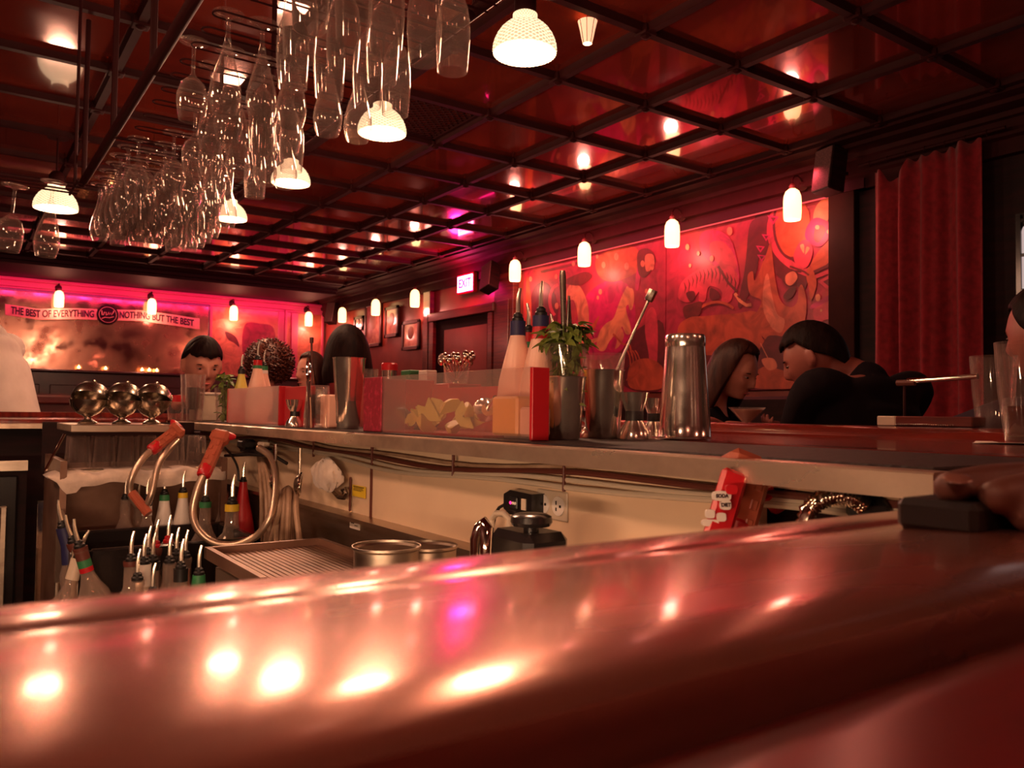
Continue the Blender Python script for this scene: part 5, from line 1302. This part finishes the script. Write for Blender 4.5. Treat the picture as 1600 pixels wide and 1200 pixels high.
# scroll bracket
t = thing('scroll_bracket', 'ornate metal scroll bracket mounted on the cream panel', 'bracket', PX(540, 765, .78)); o_ = Vector(t.location)
pts = [PX(513, 757, .775), PX(520, 768, .772), PX(529, 777, .77), (PX(538, 778, .77)), PX(543, 770, .77), PX(540, 763, .77), PX(534, 766, .77), PX(536, 771, .77)]
MB().tube([p-o_ for p in pts], [.003, .004, .005, .005, .0045, .004, .0035, .003], 8).build('scroll', M['silver'], t)
a = PX(547, 772, .787)-o_; MB().box(a, (.004, .006, .080), None, .001).build('mounting_strip', M['cork'], t)
# strainers, bag, hoses hanging from the ledge
def strainer(px, py0, py1, X, label, r_, m__):
    a = PX(px, py0, X); c = PX(px, py1, X); t = thing('hanging_strainer', label, 'strainer', a, group='strainers hung under the ledge')
    MB().tube([(0, 0, 0), (0, 0, (c.z-a.z)*.5), (0, 0, c.z-a.z+r_)], [.005, .0035, .003], 8).build('handle', M[m__], t)
    f = frame((0, 0, c.z-a.z), (-1, .5, .1)); b = MB(); b.lathe([(1e-4, .014), (r_*.5, .012), (r_*.85, .006), (r_, 0), (r_*1.03, -.001), (r_*.98, -.003), (r_*.8, .002), (r_*.5, .008), (1e-4, .010)], 24, f); b.build('dish', M[m__], t)
    b = MB(); b.tube([f@Vector((r_*1.04*cos(a_*pi/30), r_*1.04*sin(a_*pi/30), -.002)) for a_ in range(60)], .0022, 6, True, ridge=.5); b.build('spring', M['chrome'], t)
strainer(431, 694, 752, .68, 'bright round strainer hanging under the ledge, left of the pair', .026, 'chrome')
strainer(469, 700, 757, .70, 'dull mesh strainer hanging under the ledge, right of the pair', .025, 'silver')
strainer(306, 700, 727, .66, 'small spoon strainer hanging behind the second soda gun', .019, 'chrome')
t = thing('plastic_bag', 'crumpled pale plastic bag hanging on the cream panel', 'bag', PX(510, 742, .755))
b = MB(); n_, m2 = 20, 12; vs = []; rs = random.Random(5)
for j in range(m2+1):
    tt = pi*j/m2
    for i in range(n_):
        a_ = 2*pi*i/n_; rr = 1+.14*sin(3*a_+2*tt)+.10*sin(5*a_-3*tt)+rs.uniform(-.05, .05)
        vs.append((.018*sin(tt)*cos(a_)*rr, .075*sin(tt)*sin(a_)*rr+.02*cos(tt), .034*cos(tt)*rr-.25*(.06*sin(tt)*sin(a_))))
b.add(vs, [(j*n_+i, (j+1)*n_+i, (j+1)*n_+(i+1) % n_, j*n_+(i+1) % n_) for j in range(m2) for i in range(n_)]); b.build('bag_film', M['towel'], t, ang=30)
t = thing('hose_bundle', 'bundle of tan beverage hoses dropping below the strainers', 'hoses', PX(452, 800, .72)); o_ = Vector(t.location)
for (a_, b_, c_, X) in [((440, 772), (436, 800), (421, 862), .66), ((446, 768), (444, 800), (440, 868), .67), ((452, 770), (451, 805), (449, 868), .66), ((458, 772), (456, 805), (456, 868), .68), ((462, 776), (463, 800), (470, 866), .67), ((438, 776), (433, 790), (432, 812), .66)]:
    MB().tube([p-o_ for p in smooth3([PX(450, 762, .74), PX(*a_, X+.02), PX(*b_, X), PX(*c_, X), PX(c_[0], 930, X)])], .0068, 8).build('beverage_line', M['tanhose'], t)
t = thing('hose_bundle', 'pair of tan hoses beside the left strainer, behind the bottles', 'hoses', PX(415, 770, .74)); o_ = Vector(t.location)
for (x0, x1) in [(407, 409), (413, 417), (419, 422)]:
    MB().tube([p-o_ for p in smooth3([PX(404, 708, .76), PX(x0, 745, .74), PX(x1, 800, .73), PX(x1-3, 860, .73)])], .0062, 8).build('beverage_line', M['tanhose'], t)
t = thing('gun_holster', 'black soda gun holster bracket fixed under the ledge', 'bracket', PX(400, 704, .74)); o_ = Vector(t.location)
MB().box((0, 0, 0), (.03, .22, .022), None, .005).build('rail', M['blackg'], t)
MB().box(PX(385, 694, .71)-o_, (.04, .06, .03), None, .008).build('cup', M['blackg'], t); MB().box(PX(412, 694, .71)-o_, (.02, .05, .012), None, .003).build('tag', M['ivory'], t)
MB().tube([p-o_ for p in smooth3([PX(352, 700, .72), PX(362, 712, .71), PX(371, 730, .71), PX(373, 752, .71)])], .0035, 8).build('black_line', M['black'], t)
MB().tube([p-o_ for p in [PX(352, 712, .72), PX(390, 710, .72), PX(428, 712, .74), PX(448, 724, .75)]], .0048, 8).build('black_line', M['black'], t)
# ================================================================== PEOPLE
def raw(b):                       # MB -> mesh (verts, faces)
    return b
def head_mb(b, A, s=1.0, fem=False):
    nu, nv = 64, 44; vs = []
    g = lambda x, c, w: math.exp(-((x-c)/w)**2)
    for j in range(nv+1):
        t = pi*j/nv
        for i in range(nu):
            a = 2*pi*i/nu; x, y, z = sin(t)*cos(a), sin(t)*sin(a), cos(t)
            X, Y, Z = .098*x, .076*y, .118*z
            if z < 0:
                k = -z; Y *= 1-(.22 if fem else .14)*k**1.5
                if x < 0: X *= 1-.42*min(1, k*1.3)
                else: X *= 1-.10*k
            if x > 0 and z > .1: X *= 1-.05*z
            if x > 0:
                f = x**.5 if x > 0 else 0
                X += .024*g(Y, 0, .0105+.006*max(0, -z-.05))*g(z, -.20, .17)*f*(1 if z > -.34 else .25)      # nose
                X += .010*g(Y, 0, .009)*g(z, .02, .14)*f
                X -= .0095*(g(Y, .032, .015)+g(Y, -.032, .015))*g(z, .055, .10)*f                              # eye sockets
                X += .005*(g(Y, .030, .02)+g(Y, -.030, .02))*g(z, .20, .07)*f                                  # brow
                X += .004*(g(Y, .042, .018)+g(Y, -.042, .018))*g(z, -.18, .14)*f                               # cheek
                X += .0065*g(Y, 0, .020)*(g(z, -.475, .035)+g(z, -.565, .045))*f - .004*g(Y, 0, .024)*g(z, -.52, .018)*f
                X += (.026*g(Y, 0, .030)*g(z, -.80, .20)+.010*g(Y, .03, .02)*g(z, -.7, .2)+.010*g(Y, -.03, .02)*g(z, -.7, .2))*min(1, x*3)                                                      # chin
                X -= .003*g(Y, 0, .03)*g(z, -.66, .05)*f
            if z < -.78: Z = -.118*(.78+(-z-.78)*.45)
            vs.append((X*s, Y*s, Z*s))
    b.add(vs, [(j*nu+i, (j+1)*nu+i, (j+1)*nu+(i+1) % nu, j*nu+(i+1) % nu) for j in range(nv) for i in range(nu)], A)
    for sg in (-1, 1):            # ears
        E_ = A@T(-.006*s, sg*.080*s, -.006*s)@R('Z', -sg*26)@R('Y', -8)
        b.sph((0, 0, 0), (.019*s, .008*s, .032*s), 14, 10, E_); b.sph((-.002*s, sg*.004*s, -.006*s), (.012*s, .006*s, .018*s), 12, 8, E_)
def limb_mb(b, pts, n=16):
    # smooth tapered limb through (point, radius or (ra, rb)) list
    P_ = [Vector(p) for p, r in pts]; r_ = [(r if hasattr(r, '__len__') else (r, r)) for p, r in pts]
    out = []; rad = []
    for i in range(len(P_)-1):
        a, b_, c, d = P_[max(i-1, 0)], P_[i], P_[i+1], P_[min(i+2, len(P_)-1)]
        for k in range(8):
            u = k/8; out.append(.5*((2*b_)+(-a+c)*u+(2*a-5*b_+4*c-d)*u*u+(-a+3*b_-3*c+d)*u**3)); w = u*u*(3-2*u)
            rad.append((r_[i][0]*(1-w)+r_[i+1][0]*w, r_[i][1]*(1-w)+r_[i+1][1]*w))
    out.append(P_[-1]); rad.append(r_[-1]); return out, rad
def add_limb(b, pts, side=None, n=18, cap=True):
    out, rad = limb_mb(b, pts)
    vs = []; fs = []; N = Vector(side) if side is not None else None; m = len(out)
    for i, p in enumerate(out):
        Tn = (out[min(i+1, m-1)]-out[max(i-1, 0)]).normalized()
        if N is None: N = Tn.orthogonal()
        N = (N-Tn*N.dot(Tn)).normalized(); B = Tn.cross(N)
        for k in range(n):
            a = 2*pi*k/n; vs.append(p+N*(rad[i][0]*cos(a))+B*(rad[i][1]*sin(a)))
    for i in range(m-1):
        for k in range(n): l = (k+1) % n; fs.append((i*n+k, (i+1)*n+k, (i+1)*n+l, i*n+l))
    b.add(vs, fs+[tuple(range(n)), tuple((m-1)*n+k for k in range(n-1, -1, -1))])
    for e in (0, m-1): b.sph(tuple(out[e]), min(rad[e]), 14, 10)
def hand_mb(b, wrist, direc, palm_n, s=1.0, curl=.35, side=1):
    d = Vector(direc).normalized(); nrm = Vector(palm_n); nrm = (nrm-d*nrm.dot(d)).normalized(); sd = d.cross(nrm)*side
    w = Vector(wrist)
    f = Matrix(((d.x, sd.x, nrm.x, w.x), (d.y, sd.y, nrm.y, w.y), (d.z, sd.z, nrm.z, w.z), (0, 0, 0, 1)))
    b.sph((.050*s, 0, 0), (.052*s, .040*s, .016*s), 18, 12, f)
    for k, (y, L_, r_) in enumerate([(.030, .072, .0092), (.010, .080, .0095), (-.010, .075, .0090), (-.029, .060, .0080)]):
        pts = []; x = .085*s; z = 0; ang = 0; pts.append(((x-.02*s), y*s*.8, 0))
        for seg, q in enumerate([.45, .32, .23]):
            ang += curl*(.7+.4*seg+.08*k); x += cos(ang)*L_*q*s; z += sin(ang)*L_*q*s; pts.append((x, y*s*(1+.12*seg), z))
        b.tube([f@Vector(p) for p in pts], [r_*s*1.05, r_*s, r_*s*.92, r_*s*.8], 12); b.sph(tuple(f@Vector(pts[-1])), r_*s*.82, 10, 8)
        for p in pts[1:-1]: b.sph(tuple(f@Vector(p)), r_*s*1.02, 10, 8)
    pts = [(.020, .025, .004), (.045, .050, .014), (.070, .062, .022), (.088, .064, .026)]
    b.tube([f@(Vector(p)*s) for p in pts], [.013*s, .0115*s, .0105*s, .0085*s], 12); b.sph(tuple(f@(Vector(pts[-1])*s)), .0088*s, 10, 8)
def remeshed(b, name, m, parent, voxel, smooth=2, inv=None):
    o = b.build(name, m, None)
    md = o.modifiers.new('r', 'REMESH'); md.mode = 'VOXEL'; md.voxel_size = voxel; md.use_smooth_shade = True
    if smooth: sm = o.modifiers.new('s', 'SMOOTH'); sm.iterations = smooth; sm.factor = .5
    me = bake(o); old = o.data; o.modifiers.clear(); o.data = me; bpy.data.meshes.remove(old); me.materials.clear(); me.materials.append(m)
    me.polygons.foreach_set('use_smooth', [True]*len(me.polygons))
    if inv is not None: me.transform(inv)
    o.parent = parent; return o
def hair_mb(b, A, s, front=.62, side=1.75, back=2.1, vol=1.09, length=0, wave=.0, part=0, open_=.95):
    # polar sheet from the crown; hairline polar angle varies with azimuth; long hair hangs beyond the ears
    n, m = 72, 30; vs = []; fs = []
    for i in range(n):
        a = 2*pi*i/n; aa = min(a, 2*pi-a)                      # 0 front, pi back
        if aa < open_: e = front+((.035*sin(a*7+.6)+.02*sin(a*17)) if not length else 0)
        elif aa < open_+.45: e = front+(side-front)*((aa-open_)/.45)
        else: e = side+(back-side)*((aa-open_-.45)/(pi-open_-.45))
        drop = 0
        if length and aa > open_*.92: drop = length*min(1, (aa-open_*.92)/.35)
        for j in range(m+1):
            u = j/m
            if drop:
                ua = u*1.6 if u < .625 else 1
                t = min(ua, 1)*min(e, pi/2+.05); ext = max(0, (u-.5)/.5)*drop
            else: t = u*e; ext = 0
            v_ = vol+wave*sin(a*11+u*9)*.5*(u) - (.05*max(0, (u-.9)/.1) if not drop else 0)
            X, Y, Z = .098*sin(t)*cos(a)*v_, .078*sin(t)*sin(a)*v_*1.02, .118*cos(t)*v_
            if ext: X = X*(1-.25*ext/max(drop, 1e-3)) - .03*ext; Y *= (1+.18*sin(pi*ext/max(drop, 1e-3)*.8)); Z -= ext
            vs.append((X*s, Y*s, Z*s))
    for i in range(n):
        k = (i+1) % n
        for j in range(m): fs.append((i*(m+1)+j, i*(m+1)+j+1, k*(m+1)+j+1, k*(m+1)+j))
    b.add(vs, fs, A)
def hair_obj(parent, A, inv, s, m, name='hair', thick=.008, **k):
    b = MB(); hair_mb(b, A, s, **k); o = b.build(name, m, parent, ang=80)
    md = o.modifiers.new('s', 'SOLIDIFY'); md.thickness = thick*s; md.offset = -1
    o.data.transform(inv); return o
def headM(c, face, roll=0, up_=(0, 0, 1)):
    x = Vector(face).normalized(); z = Vector(up_); z = (z-x*z.dot(x)).normalized(); y = z.cross(x)
    return Matrix(((x.x, y.x, z.x, c[0]), (x.y, y.y, z.y, c[1]), (x.z, y.z, z.z, c[2]), (0, 0, 0, 1)))@R('X', roll)
def person(label, c, face, lean, facing, s=1.0, fem=False, skin='skin', shirt='cloth_b', hair='hair', hk={}, arms=None, sleeve=.5, roll=0, vox=.006, bare=False, hip_drop=.72, neckline=.0, shirtname='shirt', noff=None):
    # c: head centre; lean: horizontal vector from pelvis to neck; facing: torso facing direction (horizontal)
    c = Vector(c); fc = Vector(facing).normalized(); rtv = fc.cross(Vector((0, 0, 1)))          # person's right
    H_ = headM(c, face, roll)
    nb_ = H_@Vector((-.035*s, 0, -.085*s)); neck = nb_+(Vector(noff) if noff is not None else Vector((0, 0, -.085*s))-fc*.02*s)
    pel = Vector((neck.x, neck.y, neck.z))-Vector(lean)+Vector((0, 0, -hip_drop*s*.78))
    chest = neck.lerp(pel, .27)+fc*.015; waist = neck.lerp(pel, .68)
    t = thing('person', label, 'person', (pel.x, pel.y, 0)); inv = Matrix.Translation(-t.location)
    hw = (.185 if fem else .215)*s
    up2 = (neck-pel).normalized()
    shl = neck-rtv*hw-up2*.065*s; shr = neck+rtv*hw-up2*.065*s
    b = MB(); head_mb(b, H_, s, fem)
    add_limb(b, [(nb_+Vector((0, 0, .02)), .050*s*(.86 if fem else 1)), (nb_.lerp(neck, .6), .050*s*(.86 if fem else 1.05)), (neck-up2*.05*s, .07*s)])
    torso = [(neck-up2*.03*s, (.075*s, .06*s)), (neck-up2*.085*s, (hw*.88, .085*s)), (chest-up2*.02, (hw*.86, .115*s)), (waist, (.135*s, .10*s)), (pel, (.165*s, .115*s))]
    add_limb(b, torso, rtv, 28)
    cl = MB(); g_ = .011
    ct = [(neck-up2*(.045+neckline)*s, (.095*s, .075*s))]+[(p, (r[0]+g_, r[1]+g_)) for p, r in torso[1:]]
    add_limb(cl, ct, rtv, 28)
    for sg, sh in ((-1, shl), (1, shr)):
        el, wr, hd, pn = arms[0 if sg < 0 else 1]
        el, wr = Vector(el), Vector(wr)
        k = .82 if fem else 1
        add_limb(b, [(neck-up2*.075*s+(sh-neck)*.35, .05*s*k), (sh, .052*s*k), (sh.lerp(el, .5), .046*s*k), (el, .038*s*k)], None)
        add_limb(b, [(el, .038*s*k), (el.lerp(wr, .3), .040*s*k), (el.lerp(wr, .75), .029*s*k), (wr, .025*s*k)], None)
        hand_mb(b, wr, hd, pn, .95*s*(.88 if fem else 1), .4, sg)
        if not bare:
            tip = sh.lerp(el, min(sleeve, 1)) if sleeve <= 1 else None
            if sleeve <= 1: add_limb(cl, [(neck-up2*.08*s+(sh-neck)*.3, .06*s), (sh, .064*s*k), (tip, .060*s*k)], None)
            else:
                add_limb(cl, [(neck-up2*.08*s+(sh-neck)*.3, .06*s), (sh, .066*s*k), (sh.lerp(el, .5), .060*s*k), (el, .052*s*k)], None)
                add_limb(cl, [(el, .052*s*k), (el.lerp(wr, .5), .047*s*k), (el.lerp(wr, .92), .036*s*k)], None)
    # seated thighs and calves
    for sg in (-1, 1):
        hp = pel+rtv*(.085*s*sg)-up2*.02; kn = Vector((hp.x, hp.y, .50))+fc*.17*s; ft = Vector((kn.x, kn.y, .075))-fc*.06
        add_limb(b, [(hp, .088*s), (hp.lerp(kn, .5), .075*s), (kn, .056*s)], None); add_limb(b, [(kn, .055*s), (kn.lerp(ft, .35), .055*s), (ft, .036*s)], None)
        b.sph(tuple(ft+fc*.05*s-Vector((0, 0, .038))), (.06, .06, .036), 12, 8)
    remeshed(b, 'body', M[skin], t, vox, 2, inv)
    cl2 = remeshed(cl, shirtname, M[shirt], t, .009, 3, inv)
    if hk is not None: hair_obj(t, H_, inv, s, M[hair], **hk)
    # eyes and brows
    for sg in (-1, 1):
        MB().sph((.0785*s, sg*.031*s, .006*s), (.0085*s, .0110*s, .0034*s), 14, 10, inv@H_).build('eye', M['eye'], t)
        MB().tube([inv@H_@(Vector((.0915-.010*abs(q), sg*(.030+.016*q), .0235+.002*(1-q*q)))*s) for q in (-1, -.5, 0, .5, 1)], [.0012*s, .0022*s, .0024*s, .002*s, .001*s], 6).build('eyebrow', M[hair], t)
        MB().sph((.0868*s, sg*.031*s, .0055*s), (.0030*s, .0060*s, .0034*s), 10, 8, inv@H_).build('iris', M['hair'], t)
    MB().sph((.0925*s, 0, -.0605*s), (.006*s, .020*s, .0042*s), 14, 8, inv@H_).build('lips', M['lip'], t)
    return t
Z_ = Vector((0, 0, 1)); vr = Vector((rt.x, rt.y, 0)).normalized(); vf = Vector((fw.x, fw.y, 0)).normalized()
def V3(r_, f_, u_=0): return vr*r_+vf*f_+Z_*u_
# right table: woman in profile looking down right, man facing her from the right
hc = P(1147, 580, 3.02)
person('woman with long brown hair looking down beside the martini glass', hc, V3(.62, -.66, -.42), V3(.16, -.02), V3(.8, -.5), s=.90, fem=True, skin='skin', shirt='cloth_b', hair='hairb', sleeve=.35, neckline=.07, shirtname='top',
       hk=dict(front=.70, side=1.7, back=1.9, vol=1.20, length=.22, wave=.010, open_=.90),
       arms=[(hc+V3(.22, .12, -.42), hc+V3(.34, .02, -.28), V3(1, 0, .1), Z_), (hc+V3(.02, -.22, -.45), hc+V3(.22, -.16, -.30), V3(1, .1, .1), Z_)])
hc = P(1272, 560, 2.72)
person('dark-haired man in a black short-sleeved shirt leaning in from the right', hc, V3(-.78, .50, -.42), V3(-.02, .16), V3(-.40, .90), s=1.0, skin='skin2', shirt='cloth_b', sleeve=.80, noff=V3(.085, -.02, .020),
       hk=dict(front=1.0, side=1.50, back=2.35, vol=1.14, wave=.03, open_=1.30), roll=0,
       arms=[(hc+V3(-.07, .0, -.27), hc+V3(-.27, .06, -.238), V3(-1, .1, .1), Z_), (hc+V3(.24, .10, -.33), hc+V3(.05, .28, -.25), V3(-1, 0, .1), Z_)])
# far bar: man leaning on his hands
hc = P(316, 570, 3.98)
person('young man in a dark jacket leaning over the far bar, looking down right', hc, V3(.52, -.72, -.30), V3(.12, -.25), V3(.35, -.93), s=1.10, skin='skin', shirt='cloth_n', sleeve=2, shirtname='jacket',
       hk=dict(front=1.10, side=1.45, back=2.15, vol=1.14, wave=.03, open_=1.25),
       arms=[(hc+V3(.24, -.12, -.33), hc+V3(.06, -.20, -.19), V3(-.8, -.1, .25), -Z_), (hc+V3(-.28, -.02, -.33), hc+V3(-.02, -.24, -.20), V3(.9, -.1, .15), -Z_)])
# side bar: smiling woman and the guest turned away in front of her
hc = P(487, 582, 4.35)
person('smiling dark-haired woman at the side bar facing left, behind the tall spoon', hc, V3(-.62, -.78, -.06), V3(0, 0), V3(-.6, -.8), s=.88, fem=True, skin='skin', shirt='cloth_b', hair='hairb', sleeve=1, neckline=.05, shirtname='top',
       hk=dict(front=.72, side=1.75, back=1.95, vol=1.12, length=.20, wave=.03, open_=.85),
       arms=[(hc+V3(.22, .0, -.48), hc+V3(.05, -.22, -.42), V3(-1, -.3, .0), Z_), (hc+V3(-.22, -.05, -.48), hc+V3(-.2, -.28, -.42), V3(-.3, -1, .0), Z_)])
hc = P(543, 556, 4.25)
person('guest with full dark bobbed hair turned away, bare shoulder in front of the smiling woman', hc, V3(-.45, .88, -.12), V3(-.21, -.15), V3(-.5, .85), s=1.14, fem=True, skin='skin', shirt='cloth_b', hair='hair', sleeve=.1, neckline=.10, bare=True, shirtname='top',
       hk=dict(front=1.0, side=1.9, back=2.0, vol=1.26, length=.13, wave=.02, open_=.7),
       arms=[(hc+V3(-.24, .05, -.42), hc+V3(-.2, .25, -.36), V3(0, 1, .0), Z_), (hc+V3(.22, .0, -.46), hc+V3(.12, .24, -.40), V3(-.2, 1, .0), Z_)])
# curly-haired guest between the bottles and the smiling woman
hc = P(421, 568, 4.7)
t = person('guest with big curly auburn hair turned away behind the smaller garnish box', hc, V3(-.2, .98, 0), V3(0, 0), V3(0, 1), s=.95, fem=True, skin='skin2', shirt='cloth_b', hair='hairb', hk=None, sleeve=.8,
       arms=[(hc+V3(-.22, .1, -.46), hc+V3(-.15, .3, -.40), V3(0, 1, .0), Z_), (hc+V3(.22, .1, -.46), hc+V3(.15, .3, -.40), V3(0, 1, .0), Z_)])
rs = random.Random(3); b = MB()
for k in range(320):
    a = rs.uniform(0, 2*pi); u = rs.uniform(-.75, 1); r_ = .135*sqrt(max(0, 1-u*u)); cx_, cy_, cz_ = r_*cos(a), r_*sin(a), .13*u+.02
    pts = [(cx_+.010*cos(q*1.3+a), cy_+.010*sin(q*1.3+a), cz_-.005*q) for q in range(9)]
    b.tube(pts, .0036, 5)
b.sph((0, 0, .01), (.130, .124, .136), 20, 14)
o = b.build('curly_hair', noise(mat('auburn hair', (.10, .018, .008), .45), (.05, .008, .004), 50), t); o.location = hc-t.location
# server at the left edge in a white shirt
hc = P(-52, 452, 3.60)
person('server in a loose white shirt and dark trousers at the left picture edge', hc, V3(-.95, .15, -.3), V3(-.20, .0), V3(-1, -.30), s=1.14, skin='skin2', shirt='cloth_w', sleeve=2, hair='hair', hip_drop=.74,
       hk=dict(front=.9, side=1.4, back=2.1, vol=1.09, wave=.01, open_=1.0),
       arms=[(hc+V3(-.25, .25, -.45), hc+V3(-.45, .2, -.5), V3(-1, 0, 0), Z_), (hc+V3(-.14, -.22, -.50), hc+V3(-.42, -.24, -.48), V3(-1, 0, 0), Z_)])
# shadowed guest behind the tall glass
hc = P(1640, 520, 1.95)
person('guest in a brown top at the far right edge behind the tall glass', hc, V3(-.4, .9, -.2), V3(0, 0), V3(-.4, .9), s=.98, skin='skin2', shirt='cloth_n', sleeve=2, hair='hair',
       hk=dict(front=.9, side=1.5, back=2.1, vol=1.09, wave=.01, open_=1.0),
       arms=[(hc+V3(-.30, .10, -.30), hc+V3(-.12, .25, -.28), V3(.3, 1, 0), Z_), (hc+V3(.25, .1, -.40), hc+V3(.12, .30, -.32), V3(0, 1, .0), Z_)])
# hand resting on the near bar at the right edge
hw_ = P(1700, 778, .62)
t = thing('person', 'hand of a person with bent fingers resting at the right edge of the near bar', 'person', (hw_.x, hw_.y, ZT-.03)); o_ = Vector(t.location)
b = MB()
def finger(pts, r_): 
    q = smooth3([P(*p) for p in pts], 5); rr = [r_*(1-.16*i/(len(q)-1)) for i in range(len(q))]
    b.tube(q, rr, 16); b.sph(tuple(q[-1]), rr[-1]*.99, 16, 12); b.sph(tuple(q[0]), rr[0], 12, 8)
finger([(1690, 745, .60), (1600, 748, .56), (1540, 752, .53), (1486, 762, .505)], .0125)
finger([(1700, 770, .56), (1640, 764, .52), (1590, 770, .50), (1560, 776, .49)], .0130)
finger([(1720, 800, .54), (1670, 795, .51), (1630, 800, .49), (1606, 806, .485)], .0125)
finger([(1740, 832, .53), (1700, 830, .50), (1670, 834, .48), (1650, 840, .475)], .0110)
finger([(1760, 730, .66), (1720, 712, .62), (1680, 706, .60), (1650, 708, .59)], .0125)
b.sph(tuple(P(1740, 775, .60)), (.055, .055, .030), 18, 12); add_limb(b, [(P(1750, 775, .62), .030), (P(1900, 800, .66), .032), (P(2100, 860, .70), .040)], None)
remeshed(b, 'hand', mat('dark brown hand skin', (.13, .045, .03), .55), t, .0028, 3, Matrix.Translation(-o_))  # dark brown skin tone
for (px, py, d, r_) in [(1497, 748, .493, .0065)]:
    v = P(px, py, d)-o_; f = frame(v, (Z_*1.0-vf*.45-vr*.1), vr); MB().sph((0, 0, 0), (.0085, r_, .0016), 14, 8, f).build('fingernail', mat('fingernail', (.20, .08, .06), .25), t)
p0 = PZ(1555, 832, -.070)
t = thing('small_case', 'small dark case lying on the near bar under the resting hand', 'case', (p0.x+.03, p0.y+.02, CZ-.0705)); MB().box((0, 0, .010), (.13, .05, .020), None, .004).build('case_body', M['black'], t)
